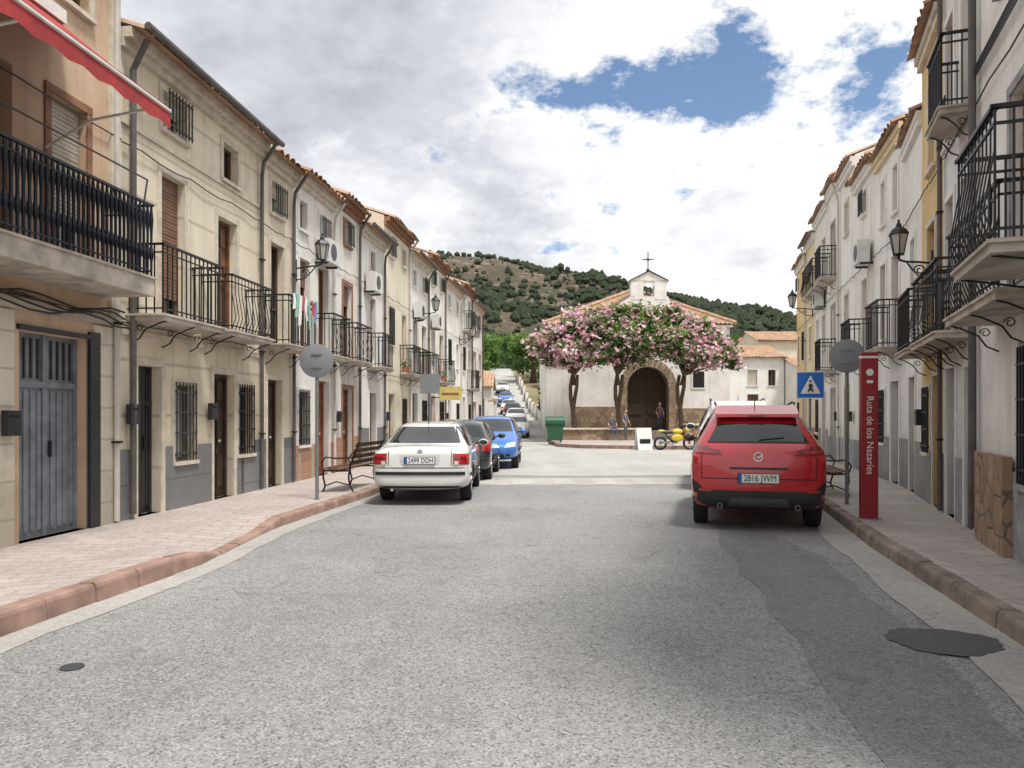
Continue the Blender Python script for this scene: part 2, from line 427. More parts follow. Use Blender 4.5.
def house(name,F,Y0,Y1,H,wm,ops,plinth=None,trim='trim',pm=None,roof=True,extras=None,seed=1,depth=8,upper=None,cornice='trim',over=.38,pipe=True,pv=.03):
    rng=random.Random(seed)
    root=empty(name)
    u0,u1=F.U(Y0),F.U(Y1)
    mw=MB(F.T); mo=MB(F.T); mbal=MB(F.T); mr=MB(F.T); md=MB(F.T)
    O=[(F.U(o[0]),F.U(o[1]),o[2],o[3]) for o in ops]
    wall(mw,u0,u1,-.05,H,O,wm)
    for (a,b) in((u0,u0),(u1,u1)):
        mw.face([(a,0,-.05),(a,-depth,-.05),(a,-depth,H),(a,0,H)],wm)
        mw.face([(a,0,H),(a,-depth,H),(a,-depth/2,H+1.35)],wm)
    mw.face([(u0,-depth,-.05),(u1,-depth,-.05),(u1,-depth,H),(u0,-depth,H)],wm)
    for o,q in zip(ops,O):
        kind=o[4]; opt=o[5] if len(o)>5 else {}
        fill(mo,q[0],q[1],q[2],q[3],kind,rng)
        if kind not in('garage','open') : trimop(mo,q,opt.get('trim',trim),w=opt.get('tw',.1),sill=(q[2]>.5 and not opt.get('bal')),pr=.022 if not plinth or q[2]>plinth or plinth<2 else pv+.01)
        if opt.get('grille'): 
            bars(mo,q[0]-.02,q[1]+.02,.045+(pv if plinth and plinth>2 and q[2]<2 else 0),q[2]-.03,q[3]+.05,.1,.009,opt.get('im','iron'),4)
            for uu in (q[0]-.02,q[1]+.02):
                for zz in (q[2]+.1,q[3]-.1): mo.box(uu-.01,uu+.01,-.02,.05,zz-.01,zz+.01,'iron')
        if opt.get('bal'):
            b=opt['bal']; balcony(mbal,F.U(b[0]),F.U(b[1]),b[2],b[3],b[4],b[5] if len(b)>5 else 0,b[6] if len(b)>6 else 'slab')
        if opt.get('rail'): bars(mbal,q[0],q[1],.12,q[2],q[2]+.6,.1,.009); 
    if plinth:
        segs=[(u0+.002,u1-.002)]
        for q in O:
            if q[2]<plinth:
                ns=[]
                for s in segs:
                    if q[1]<=s[0] or q[0]>=s[1]: ns.append(s)
                    else:
                        w=.101
                        if q[0]-w-s[0]>.02: ns.append((s[0],q[0]-w))
                        if s[1]-(q[1]+w)>.02: ns.append((q[1]+w,s[1]))
                segs=ns
                if q[2]>.5: md.box(q[0]-.1,q[1]+.1,.0,pv-.001,-.05,q[2]-.065,pm or 'marble')
        for s in segs: md.box(s[0],s[1],.0,pv,-.05,plinth,pm or 'marble')
    if cornice:
        md.box(u0+.002,u1-.002,.0,.08,H-.30,H-.18,cornice); md.box(u0+.002,u1-.002,.0,over*.5,H-.179,H-.04,cornice)
    if roof:
        sl=1.35/(depth/2)
        tileroof(mr,u0+.005,u1-.005,over,H-sl*over+.06,-depth/2,H+1.40)
        tileroof(mr,u0+.005,u1-.005,-depth-.3,H-sl*.3+.06,-depth/2,H+1.40)
        mr.tube([(u0,-depth/2,H+1.42),(u1,-depth/2,H+1.42)],.11,'tile',8)
        if seed%2 and pipe: mr.tube([(u0,over+.05,H-.05),(u1,over+.05,H-.05)],.055,'pipe',8)
    if pipe:
        pu=u1-.14
        md.tube([(pu,over*.9,H-.1),(pu,.1,H-.45),(pu,.07,H-.7),(pu,.07,.15)],.036,'pipe' if seed%3 else 'pipew',8)
        for zz in (1.2,2.8,4.6): md.box(pu-.06,pu+.06,.031,.12,zz,zz+.03,'iron')
    for zc,sg in ((2.85+rng.random()*.1,.05),(5.35,.03)):
        pts=[(u0+(u1-u0)*i/10,.045+.012*(i%2),zc+rng.uniform(-.03,.03)) for i in range(11)]
        md.tube(pts,.010,'cable',4)
    if extras: extras(md,mbal,F,rng)
    mw.obj('walls',root,recalc=False); mo.obj('windows_and_doors',root); mbal.obj('balconies',root); mr.obj('roof',root); md.obj('facade_details',root)
    return root
def acunit(md,u,z,w=.8):
    md.box(u,u+w,.08,.36,z,z+.55,'ac'); md.box(u+.02,u+.1,.0,.3,z-.04,z,'iron'); md.box(u+w-.1,u+w-.02,.0,.3,z-.04,z,'iron')
    md.lathe((u+w*.4,.361,z+.27),(0,1,0),[(.2,0),(.19,.012),(.03,.012),(0,.012)],'metalk',16)
def letterbox(md,u,z,mat='metalk'): md.box(u,u+.2,.05,.13,z,z+.28,mat); md.box(u+.03,u+.17,.13,.135,z+.2,z+.23,'inside')
def plants(mb,u0,u1,v,z,rng):
    n=int((u1-u0)/.28)
    for i in range(n):
        u=u0+.28*i+.1
        mb.lathe((u,v,z),(0,0,1),[(.0,0),(.06,0),(.085,.15),(0.07,.15),(0,.14)],'pot',10)
        for k in range(45):
            a=rng.uniform(0,6.28); r=rng.uniform(0,.14); h=rng.uniform(.12,.4)
            c=Vector((u+r*math.cos(a),v+r*math.sin(a),z+h)); s=.04
            d1=Vector((rng.gauss(0,1),rng.gauss(0,1),rng.gauss(0,1))).normalized()*s; d2=Vector((rng.gauss(0,1),rng.gauss(0,1),rng.gauss(0,1))).normalized()*s
            mb.face([c-d1,c+d2,c+d1,c-d2],'leafA' if rng.random()<.85 else 'pink')
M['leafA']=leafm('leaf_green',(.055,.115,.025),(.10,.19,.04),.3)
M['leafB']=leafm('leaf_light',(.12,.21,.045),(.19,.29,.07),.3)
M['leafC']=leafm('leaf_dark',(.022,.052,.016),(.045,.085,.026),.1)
M['pink']=leafm('blossom_pink',(.62,.24,.34),(.76,.42,.52),.3)
M['pink2']=leafm('blossom_pale',(.78,.52,.58),(.84,.66,.68),.3)
M['bark']=simple('bark',(.11,.075,.05),.95,var=.35,scale=9,bmp=.6)
# ---- left row
def exA(md,mbal,F,rng):
    ua,ub=F.U(2.5),F.U(9.2)
    n=30
    vs=[];fs=[]
    for i in range(n+1):
        u=ua+(ub-ua)*i/n
        for (v,z) in((.02,6.35),(.45,6.02),(.95,5.62),(1.45,5.24),(1.46,4.98+.04*(i%2))): vs.append((u,v,z-.03*math.sin(v*2.1)))
    for i in range(n):
        for k in range(4): fs.append((i*5+k,i*5+k+1,(i+1)*5+k+1,(i+1)*5+k))
    md.raw(vs,fs,'awn')
    md.tube([(ua,1.45,5.2),(ub,1.45,5.2)],.025,'trimw',6)
    for uu in (F.U(9.0),F.U(7.0)):
        md.tube([(uu,.02,4.75),(uu,.6,5.05),(uu,1.43,5.17)],.018,'trimw',6)
    md.box(F.U(2.5),F.U(9.2),.0,.14,6.3,6.46,'trimw')
    letterbox(md,F.U(8.28),1.35)
    md.box(F.U(3),F.U(10.38),.0,.06,2.78,2.9,'slab')
    for k in range(4):
        pts=[(F.U(6+4.4*i/14),.10+.03*k+.03*math.sin(i*2+k),2.95-.05*k-.05*math.sin(i*1.3+k)) for i in range(15)]
        md.tube(pts,.013,'cable',5)
    md.tube([(F.U(4.2),.74,4.62),(F.U(9.9),.74,4.62)],.012,'irong',5)
    for yy in (4.2,7.0,9.9): md.tube([(F.U(yy),.69,4.3),(F.U(yy),.74,4.62)],.012,'irong',5)
    md.box(F.U(10.2),F.U(10.4),.0,.05,2.9,8.3,'trim')
house('townhouse',FL,1.0,10.42,8.6,'peach',[
  (8.6,9.78,.12,2.55,'garage'),(5.2,6.6,.12,2.5,'metalk'),
  (7.3,8.5,3.42,5.5,'open',{}),(9.1,9.75,3.42,5.45,'win',{'trim':'trimb','bal':(4.0,10.1,3.4,.72,.92,2,'slab')}),
  (9.1,9.8,6.7,7.9,'win'),
 ],plinth=2.75,pm='stoneface',extras=exA,seed=3)
def exB(md,mbal,F,rng):
    letterbox(md,F.U(10.52),1.45); letterbox(md,F.U(12.78),1.5,'metalk')
    md.box(F.U(10.45),F.U(14.98),.0,.03,2.7,2.78,'trim'); md.box(F.U(10.45),F.U(14.98),.0,.03,5.62,5.68,'trim')
    md.tube([(F.U(10.62),.3,6.8),(F.U(10.62),.09,6.4),(F.U(10.62),.09,.2)],.045,'pipe',8)
    md.box(F.U(10.6),F.U(10.95),.03,.08,4.3,4.55,'ac')
house('townhouse',FL,10.42,15.0,6.95,'creamline',[
  (10.85,11.45,.12,2.3,'metalk'),(11.85,12.4,.85,2.05,'win',{'grille':1,'im':'irong'}),(13.06,13.8,.12,2.3,'woodd'),(14.0,14.55,.85,2.1,'win',{'grille':1}),
  (11.45,12.1,3.02,5.25,'blind',{'bal':(10.6,12.4,3.0,.55,.95,0)}),(13.2,13.9,3.02,5.05,'wood',{'bal':(12.65,14.3,3.0,.55,.9,1)}),
  (11.5,12.15,5.92,6.5,'win',{'rail':1}),(13.4,13.95,5.75,6.4,'win',{}),
 ],plinth=1.1,extras=exB,seed=5)
def exC(md,mbal,F,rng):
    cols=['cloth3','cloth4','cloth3','cloth2','cloth3','cloth4','cloth2','cloth1']
    u=F.U(15.08)
    for i,c in enumerate(cols):
        w=.13+.05*(i%2); h=.30+.15*(i%3)
        vs=[];fs=[]
        for a in range(4):
            for b in range(4): vs.append((u+w*a/3*(1-.1*b*((i%2)*2-1)*.3),.60+.02*math.sin(a*2+b+i),4.0-h*b/3-.02*math.sin(a*1.5+i)))
        for a in range(3):
            for b in range(3): fs.append((a*4+b,a*4+b+1,(a+1)*4+b+1,(a+1)*4+b))
        mbal.raw(vs,fs,c); u+=w+.015
house('townhouse',FL,15.0,16.62,6.85,'cream',[
  (15.25,15.95,.12,2.3,'woodd'),(15.4,16.05,3.02,5.1,'win',{'bal':(15.05,16.5,3.0,.55,.95,0)}),(15.45,16.0,5.7,6.35,'win',{'rail':1})],
  plinth=1.1,extras=exC,seed=2)
def exD(md,mbal,F,rng):
    acunit(md,F.U(17.9),5.2)
house('townhouse',FL,16.62,19.25,7.0,'white',[
  (16.9,17.45,.9,2.1,'win',{'grille':1}),(18.1,18.85,.12,2.4,'woodr'),
  (16.95,17.55,3.02,5.1,'win',{'grille':0}),(18.1,18.8,3.02,5.15,'wood',{'bal':(17.85,19.1,3.0,.5,.95,1)}),
  (18.2,18.7,5.75,6.4,'win',{'rail':1}),(16.95,17.4,5.75,6.4,'win')],trim='trimw',plinth=.9,pm='brickp',extras=exD,seed=6)
def auto(Y0,Y1,H,rng,bal=.6,gm=None):
    ops=[]; n=max(1,int((Y1-Y0)/1.5)); w=(Y1-Y0)/n
    for i in range(n):
        c=Y0+w*(i+.5); hw=rng.uniform(.28,.42)
        if (i%2)==0: ops.append((c-hw-.05,c+hw+.05,.12,rng.uniform(2.2,2.5),rng.choice(['wood','woodr','woodd','metalk','metald'])))
        else: ops.append((c-hw,c+hw,.95,2.1,'win',{'grille':1}))
        levels=[(3.02,5.05)]
        if H>8.2: levels.append((5.95,7.7))
        for k,(a,b) in enumerate(levels):
            if rng.random()<bal:
                ops.append((c-hw,c+hw,a,b,rng.choice(['win','win','blind','wood']),{'bal':(max(Y0+.05,c-hw-.3),min(Y1-.05,c+hw+.3),a-.02,.5,.95,rng.choice([0,1,0]))}))
            else: ops.append((c-hw,c+hw,a+.85,b,'win',{'grille':rng.random()<.4}))
        zt=H-1.15
        if H<=8.2 and H>6.7: ops.append((c-.25,c+.25,zt,zt+.6,'win',{'rail':rng.random()<.5}))
    return ops
L_=[(19.25,21.4,7.25,'white2','trimb','brickp'),(21.4,24.0,7.0,'white','trimw','marble'),(24.0,27.4,7.9,'cream','trim','marble'),
    (27.4,30.6,7.5,'white','trimw','flag'),(30.6,34.2,8.1,'white2','trim','marble'),(34.2,38.5,7.7,'white','trimw','marble'),(38.5,42,8.3,'white','trimw','brickp'),(42,46.2,7.9,'white2','trimb','marble')]
for i,(a,b,h,wm,tr,pm) in enumerate(L_):
    rr=random.Random(30+i)
    def ex(md,mbal,F,rng,a=a,b=b,i=i,h=h):
        if i in (1,3,4): acunit(md,F.U(a+.4),5.15,.75)
        if i in (0,2,5): letterbox(md,F.U(a+.1),1.4)
        if i in (2,4): plants(mbal,F.U(a+.9),F.U(a+1.9),.4,3.0,rng)
    house('townhouse',FL,a,b,h,wm,auto(a,b,h,rr,.65),plinth=rr.choice([.8,1.0,1.2]),trim=tr,pm=pm,seed=10+i,cornice='trim' if i%2 else 'trimb',extras=ex)
# ---- right row
def exR0(md,mbal,F,rng):
    md.box(F.U(7.75),F.U(8.95),.031,.12,-.05,1.15,'flag')
    for k in range(4):
        md.tube([(F.U(2.0),.06+.02*k,5.7+.05*k),(F.U(5),.08,5.62+.05*k),(F.U(9.3),.06,5.68+.04*k)],.010,'cable',4)
    md.tube([(F.U(9.25),.08,8.7),(F.U(9.25),.08,.2)],.045,'pipe',8)
house('townhouse',FR1,1.5,9.35,9.3,'white',[
  (4.0,5.4,.12,2.5,'metalk'),(6.6,7.5,.9,2.2,'win',{'grille':1}),
  (5.2,5.9,2.78,5.0,'win',{'bal':(4.95,6.15,2.8,.85,.9,1)}),
  (7.2,7.9,2.72,4.9,'win',{'bal':(6.35,8.5,2.68,.5,.9,1)}),
  (5.2,5.9,6.2,7.6,'win',{'grille':1}),(7.6,8.3,6.2,7.6,'win',{'grille':1}),
 ],trim='trimg',plinth=1.0,pm='trimg',extras=exR0,seed=21,over=.25,pipe=False)
house('townhouse',FR1,9.35,11.5,8.7,'grey',[
  (9.5,10.0,.12,2.2,'metalk'),(10.6,11.2,.12,2.25,'metald'),
  (9.6,10.2,2.67,4.7,'blind',{'bal':(9.45,10.4,2.65,.45,.9,1)}),(10.7,11.25,2.67,4.7,'win',{'bal':(10.5,11.4,2.65,.45,.9,1)}),
  (9.6,10.2,5.5,7.3,'win',{'bal':(9.45,10.4,5.48,.4,.9,0)}),(10.7,11.25,5.5,7.3,'win',{'rail':1})],trim='trimw',plinth=1.0,pm='trimg',seed=22,over=.25)
def exO(md,mbal,F,rng): letterbox(md,F.U(13.15),1.4)
house('townhouse',FR1,11.5,13.4,7.9,'ochre',[
  (11.8,12.3,.12,2.2,'woodd'),(12.6,13.1,.95,2.0,'win',{'grille':1}),
  (12.1,12.8,2.67,4.7,'win',{'bal':(11.8,13.1,2.65,.45,.9,0)}),(12.1,12.7,5.6,7.0,'win',{})],trim='trim',plinth=1.0,pm='marble',seed=23,over=.25,pipe=False,extras=exO)
house('townhouse',FR1,13.4,15.38,7.0,'white',[
  (14.1,14.8,.12,2.3,'woodd'),(14.1,14.6,3.6,4.9,'win',{}),],trim='trimw',plinth=1.1,pm='marble',seed=25,cornice='trimw',over=.2,pipe=False)
house('townhouse',FR2,15.42,18.1,7.6,'white',[
  (15.9,16.6,.12,2.3,'metald'),(17.2,17.7,.95,2.1,'win',{'grille':1}),
  (15.9,16.5,3.02,5.0,'wood',{'bal':(15.6,16.85,3.0,.5,.95,0)}),(17.1,17.6,3.3,5.0,'wood',{}),
  (16.0,16.4,5.9,6.9,'win',{}),(17.15,17.55,5.9,6.9,'win',{})],trim='trimw',plinth=1.1,pm='marble',seed=40,cornice='yellow',over=.25,pipe=False)
R_=[(18.1,20.75,7.85,'white2','trimw','marble'),(20.75,23.2,8.7,'white','trim','trimg'),(23.2,25.6,9.0,'white2','trimg','marble'),
    (25.6,28.6,8.8,'white2','trimw','marble'),(28.6,31.2,8.5,'yellow','trimw','flag'),(31.2,34.6,8.2,'ochre','trimw','marble')]
for i,(a,b,h,wm,tr,pm) in enumerate(R_):
    rr=random.Random(71+i)
    def ex(md,mbal,F,rng,a=a,i=i):
        if i in(0,3): acunit(md,F.U(a+.3),5.3,.7)
        if i in(1,2): letterbox(md,F.U(a+.1),1.4)
    house('townhouse',FR2,a,b,h,wm,auto(a,b,h,rr,.28),plinth=rr.choice([.9,1.1]),trim=tr,pm=pm,seed=41+i,cornice='trimw',over=.25,pipe=(i in(1,4)),extras=ex)
# ---------------------------------------------------------------- ground
def zg(x,y):
    if y<=48: return 0
    t=y-48
    z=.062*t*min(1,t/12)
    if y>74: z+=.085*(y-74)*min(1,(y-74)/14)
    return min(z,9.5)
def rx(y): return 0 if y<60 else -.04*(y-60)
def sheet(name,xs,ys,mat,dz,hf=zg,xf=None):
    vs=[];fs=[]
    for y in ys:
        for x in xs:
            X=xf(x,y) if xf else x
            vs.append((X,y,hf(X,y)+dz))
    w=len(xs)
    for j in range(len(ys)-1):
        for i in range(w-1): fs.append((j*w+i,j*w+i+1,(j+1)*w+i+1,(j+1)*w+i))
    mb=MB(); mb.raw(vs,fs,mat); return mb.obj(name,recalc=False,smooth=False)
def soil():
    m,nt,b=nodes('ground_dry')
    tc=N(nt,'ShaderNodeTexCoord').outputs['Object']
    col=mix(nt,ramp(nt,noi(nt,tc,.05,8,.7),.35,.65),(.11,.12,.05),(.27,.21,.13))
    L(nt,col,b.inputs['Base Color']); b.inputs['Roughness'].default_value=1
    return m
M['soil']=soil()
xs=[-2500,-1200,-600,-300,-150,-80,-40,-20,-10,-5,0,5,10,20,40,80,150,300,600,1200,2500]
yf=[48,50,52,54,56,60,66,70,74,78,82,86,88,92,100,110,120,130,140,150]
sheet('ground',xs,[-600,-200,-60,-10,0,20,40]+yf+[180,250,400,700,1500,3000],'soil',-.03)
M['road']=asphalt('asphalt_old',(.215,.216,.217),(.305,.304,.300),.45,1.0)
M['roadd']=asphalt('asphalt_patch',(.165,.168,.174),(.225,.227,.232),.3,.8)
M['roadk']=asphalt('asphalt_dark_patch',(.075,.076,.078),(.11,.11,.11),.0,.5)
M['plaza']=asphalt('concrete_pale',(.36,.355,.34),(.45,.44,.42),.5,.3)
M['gutter']=asphalt('gutter_concrete',(.34,.33,.31),(.43,.415,.39),.35,.4)
ys=[-8,-4,0,2,4,6,8,10,12,15,18,21,25,30,36,42,47,48]
def kx(pts,y):
    if y<=pts[0][1]: return pts[0][0]
    for a,b in zip(pts,pts[1:]):
        if y<=b[1]: return a[0]+(b[0]-a[0])*(y-a[1])/(b[1]-a[1])
    return pts[-1][0]
KL=[(-3.95,-8),(-3.63,5.39),(-3.25,8.1),(-3.30,10.5),(-2.75,14.6),(-2.1,22),(-1.6,32),(-1.25,46.5)]
KR=[(.6,-8),(2.31,0),(3.47,5.15),(4.25,9.03),(5.1,12.4),(6.8,20),(8.9,30),(9.8,34.6)]
road=sheet('road',[-6.5,-3,0,3,6,9,12,16,20,26],ys,'road',0)
sheet('road',[-1.0,.8,2.5],yf,'plaza',.002,xf=lambda x,y:x+rx(y))
sheet('road',[14.2,16,18.2],[y for y in yf if y<80],'road',.002)
def poly(name,pts,mat,z,holes=None):
    mb=MB(); mb.face([(x,y,z) for x,y in pts],mat); return mb.obj(name,recalc=False)
poly('road_pale_paving',[(-2.2,20.3),(1.5,19.6),(7.0,20.3),(8.9,30),(13.5,36),(14,47.5),(2.0,47.5),(-1.3,46.5),(-1.7,32)],'plaza',.004)
M['worn']=asphalt('worn_white_paint',(.38,.375,.36),(.48,.47,.45),.3,.7)
mb=MB()
mb.face([(-2.5,17.0,.004),(6.2,17.3,.004),(6.6,19.2,.004),(-2.3,18.9,.004)],'gutter')
for i in range(9):
    x=-1.9+i*.95
    mb.face([(x,17.25,.008),(x+.5,17.27,.008),(x+.55,18.85,.008),(x+.05,18.83,.008)],'worn')
mb.obj('crosswalk',recalc=False)
pp=[]
for i in range(30):
    y=-2+13.2*i/29; x=kx([(1.3,-2),(1.5,1),(1.66,3.4),(2.15,6.4),(2.55,9.3),(3.0,11.2)],y)+.035*math.sin(i*1.7)+.02*math.sin(i*4.1); pp.append((x,y))
for i in range(30):
    y=11.2-13.2*i/29; x=kx([(1.6,-2),(1.95,1),(2.45,3.64),(2.9,5.4),(3.15,6.9),(3.45,8.5),(3.4,11.3)],y)+.03*math.sin(i*2.3); pp.append((x,y))
poly('road_patch',pp,'roadd',.004)
mb=MB()
prev=None
for i in range(54):
    y=-6+i*.45
    a=kx(KR,y); w=.62-.006*i+.03*math.sin(i*.95)+.012*math.sin(i*2.7)
    cur=((a-w,y,.008),(a+.05,y,.008))
    if prev: mb.face([prev[0],prev[1],cur[1],cur[0]],'gutter')
    prev=cur
mb.obj('gutter',recalc=False)
mb=MB(); prev=None
for i in range(44):
    y=-6+i*.5
    a=kx(KL,y); w=.28+.03*math.sin(i*.8)+.015*math.sin(i*2.9)
    cur=((a-.05,y,.004),(a+w,y,.004))
    if prev: mb.face([prev[0],prev[1],cur[1],cur[0]],'gutter')
    prev=cur
mb.obj('gutter',recalc=False)
mb=MB()
pp=[]
for k in range(60):
    a=2*math.pi*k/60; r=1+.05*math.sin(3*a+1)+.03*math.sin(7*a)+.025*math.sin(17*a)+.015*math.sin(29*a)
    pp.append((3.0+.37*r*math.cos(a),5.28+.32*r*math.sin(a),.012))
mb.face(pp,'roadk'); mb.obj('road_repair_patch',recalc=False)
def manhole(x,y,r=.16):
    mb=MB(); mb.lathe((x,y,.004),(0,0,1),[(r,0),(r,.006),(r*.85,.006),(r*.83,.002),(r*.8,.006),(0,.006)],'irong',20)
    mb.obj('manhole_cover')
manhole(-2.75,4.75,.07)
# pavements
M['pavL']=bricky('pavement_pink_tiles',(.42,.36,.33),(.48,.415,.38),(.30,.26,.235),rot=(0,0,-.1),w=.4,h=.2,ms=.010)
M['pavR']=bricky('pavement_grey_tiles',(.40,.36,.335),(.47,.425,.39),(.28,.25,.23),rot=(0,0,-.25),w=.4,h=.4,ms=.010)
M['kerbL']=simple('kerb_red_stone',(.31,.20,.16),.8,var=.25,scale=3,bmp=.35)
M['kerbR']=simple('kerb_grey_stone',(.24,.195,.165),.8,var=.3,scale=3,bmp=.35)
def kh(y,side):
    if side=='L':
        if y<7.9: return .17
        if y<8.4: return .17-(y-7.9)/.5*.13
        if y<10.1: return .04
        if y<10.7: return .04+(y-10.1)/.6*.10
        return .14
    return .15
def pavement(name,K,side,ylist,inner,mat):
    mb=MB(); prev=None
    for y in ylist:
        a=kx(K,y)+(-.16 if side=='L' else .16); c=inner(y); h=kh(y,side)-.004
        m1=a+(c-a)*.35
        cur=((a,y,h),(m1,y,.12),(c,y,.12))
        if prev:
            for k in (0,1): mb.face([prev[k],prev[k+1],cur[k+1],cur[k]],mat)
        prev=cur
    return mb.obj(name,recalc=False)
yl=[-8+i*.4 for i in range(137)]
pavement('pavement',KL,'L',[y for y in yl if y<=46.6],lambda y:-6.6+.1*y,'pavL')
pavement('pavement',KR,'R',[y for y in yl if y<=34.7],lambda y:(2.45+.37*y) if y<15.4 else (4.15+.26*y),'pavR')
def kerb(K,side,y0,y1,mat,Ln=.55):
    mb=MB(); y=y0; rr=random.Random(3)
    sg=-1 if side=='L' else 1
    while y<y1:
        ya,yb=y+.007,y+Ln-.007
        j=rr.uniform(-.010,.010)
        pts=[]
        for yy in (ya,yb):
            x=kx(K,yy)+j; h=kh(yy,side)+rr.uniform(-.006,.006)
            pts.append([(x,yy,-.02),(x+sg*.012,yy,h-.04),(x+sg*.022,yy,h-.015),(x+sg*.045,yy,h),(x+sg*.165,yy,h),(x+sg*.165,yy,-.02)])
        a,b=pts
        vs=a+b; fs=[(i,i+1,i+7,i+6) for i in range(5)]+[(0,1,2,3,4,5),(11,10,9,8,7,6)]
        mb.raw(vs,fs,mat); y+=Ln
    return mb.obj('kerb')
kerb(KL,'L',-7.9,46,'kerbL'); kerb(KR,'R',-7.9,34.4,'kerbR',.9)
# ---------------------------------------------------------------- chapel
def chapel():
    root=empty('chapel')
    Y=47.5; X0,X1=2.3,13.6; XC=8.5
    T=lambda u,v,z:(u,Y-v,z)
    w=MB(T); d=MB(T); r=MB(T)
    a0,a1=7.2,9.8; zs=3.3; rad=(a1-a0)/2; xc=(a0+a1)/2
    H=7.1
    w.face([(X0,0,-.3),(a0,0,-.3),(a0,0,H),(X0,0,H)],'white'); w.face([(a1,0,-.3),(X1,0,-.3),(X1,0,H),(a1,0,H)],'white')
    n=16
    arc=[(xc-rad*math.cos(math.pi*i/n),zs+rad*math.sin(math.pi*i/n)) for i in range(n+1)]
    for i in range(n):
        p,q=arc[i],arc[i+1]
        w.face([(p[0],0,p[1]),(q[0],0,q[1]),(q[0],0,H),(p[0],0,H)],'white')
        w.face([(p[0],0,p[1]),(q[0],0,q[1]),(q[0],-.9,q[1]),(p[0],-.9,p[1])],'chstone')
    for a in (a0,a1): w.face([(a,0,-.3),(a,-.9,-.3),(a,-.9,zs),(a,0,zs)],'chstone')
    d.face([(a0,-.9,0),(a1,-.9,0),(a1,-.9,5),(a0,-.9,5)],'woodd')
    for k in range(2):
        for j in range(4): d.box(a0+.15+k*1.25,a0+1.1+k*1.25,-.9,-.84,.75+j*.85,.75+j*.85+.65,'woodd')
    for x in (X0,X1): w.face([(x,0,-.3),(x,-16,-.3),(x,-16,H),(x,0,H)],'white')
    w.face([(X0,-16,-.3),(X1,-16,-.3),(X1,-16,H),(X0,-16,H)],'white')
    for i in range(n):
        t0=math.pi*i/n+.02; t1=math.pi*(i+1)/n-.02
        ra,rb=rad+.0,rad+.5
        P=[(xc-ra*math.cos(t0),zs+ra*math.sin(t0)),(xc-rb*math.cos(t0),zs+rb*math.sin(t0)),(xc-rb*math.cos(t1),zs+rb*math.sin(t1)),(xc-ra*math.cos(t1),zs+ra*math.sin(t1))]
        d.face([(x,.06,z) for x,z in P],'chstone')
        d.face([(P[1][0],.06,P[1][1]),(P[2][0],.06,P[2][1]),(P[2][0],0,P[2][1]),(P[1][0],0,P[1][1])],'chstone')
    for (a,b) in((a0-.5,a0),(a1,a1+.5)):
        for j in range(8): d.box(a+(.02 if j%2 else 0),b,.0,.06,j*.42,j*.42+.40,'chstone')
    d.box(X0-.03,a0-.52,.0,.12,-.3,2.1,'chstone'); d.box(a1+.52,X1+.03,.0,.12,-.3,2.0,'chstone')
    d.box(X0-.15,X1+.15,.0,.25,H-.05,H+.08,'trimw')
    zr=10.2
    def plane(A,B,C,D_,n):
        sm=5; vs=[];fs=[]; rows=10
        A,B,C,D_=map(Vector,(A,B,C,D_))
        for j in range(rows+1):
            t=j/rows
            for i in range(n*sm+1):
                s=i/(n*sm)
                e=A.lerp(B,s); g=D_.lerp(C,s) 
                p=e.lerp(g,t)
                p.z+=.10*abs(math.sin(math.pi*(i%sm)/sm))
                vs.append(tuple(p))
        wd=n*sm+1
        for j in range(rows):
            for i in range(n*sm): fs.append((j*wd+i,j*wd+i+1,(j+1)*wd+i+1,(j+1)*wd+i))
        r.raw(vs,fs,'tile')
    xe0,xe1=X0-.3,X1+.3; xm=(X0+X1)/2+.5
    plane((xe0,.35,H+.1),(xe1,.35,H+.1),(xm+.15,-5.5,zr),(xm-.15,-5.5,zr),44)
    plane((xe1,.35,H+.1),(xe1,-16.3,H+.1),(xm,-16.3,zr),(xm,-5.5,zr),50)
    plane((xe0,-16.3,H+.1),(xe0,.35,H+.1),(xm,-5.5,zr),(xm,-16.3,zr),50)
    r.tube([(xe1,.35,H+.2),(xm,-5.5,zr+.12),(xm,-16,zr+.12)],.13,'tile',8); r.tube([(xe0,.35,H+.2),(xm,-5.5,zr+.12)],.13,'tile',8)
    g=[(4.3,H),(10.4,H+.0),(9.7,8.95),(7.3,8.95)]
    w.face([(x,.28,z) for x,z in g],'white'); w.face([(x,-.05,z) for x,z in g],'white')
    for (a,b) in ((g[0],g[3]),(g[3],g[2]),(g[2],g[1])):
        w.face([(a[0],.28,a[1]),(b[0],.28,b[1]),(b[0],-.05,b[1]),(a[0],-.05,a[1])],'white')
    r.tube([(4.2,.2,H+.05),(7.3,.2,9.05)],.13,'tile',8)
    bx0,bx1=7.4,9.6; bz0,bz1=8.75,9.85; bc=8.5; o0,o1=8.15,8.85
    def slab_(x0,x1,z0,z1,m='white'): w.box(x0,x1,-.35,.30,z0,z1,m)
    slab_(bx0,o0,bz0+.001,bz1); slab_(o1,bx1,bz0+.001,bz1); slab_(bx0-.1,bx1+.1,bz1+.001,bz1+.1,'trim')
    for i in range(8):
        t0=math.pi*i/8; t1=math.pi*(i+1)/8
        x0=bc-.35*math.cos(t0); x1=bc-.35*math.cos(t1)
        w.face([(x0,.28,bz1-.45+.35*math.sin(t0)),(x1,.28,bz1-.45+.35*math.sin(t1)),(x1,.28,bz1),(x0,.28,bz1)],'white')
    w.face([(bx0,.3,bz1+.1),(bx1,.3,bz1+.1),(bc,.3,bz1+.65)],'white'); w.face([(bx0,-.35,bz1+.1),(bx1,-.35,bz1+.1),(bc,-.35,bz1+.65)],'white')
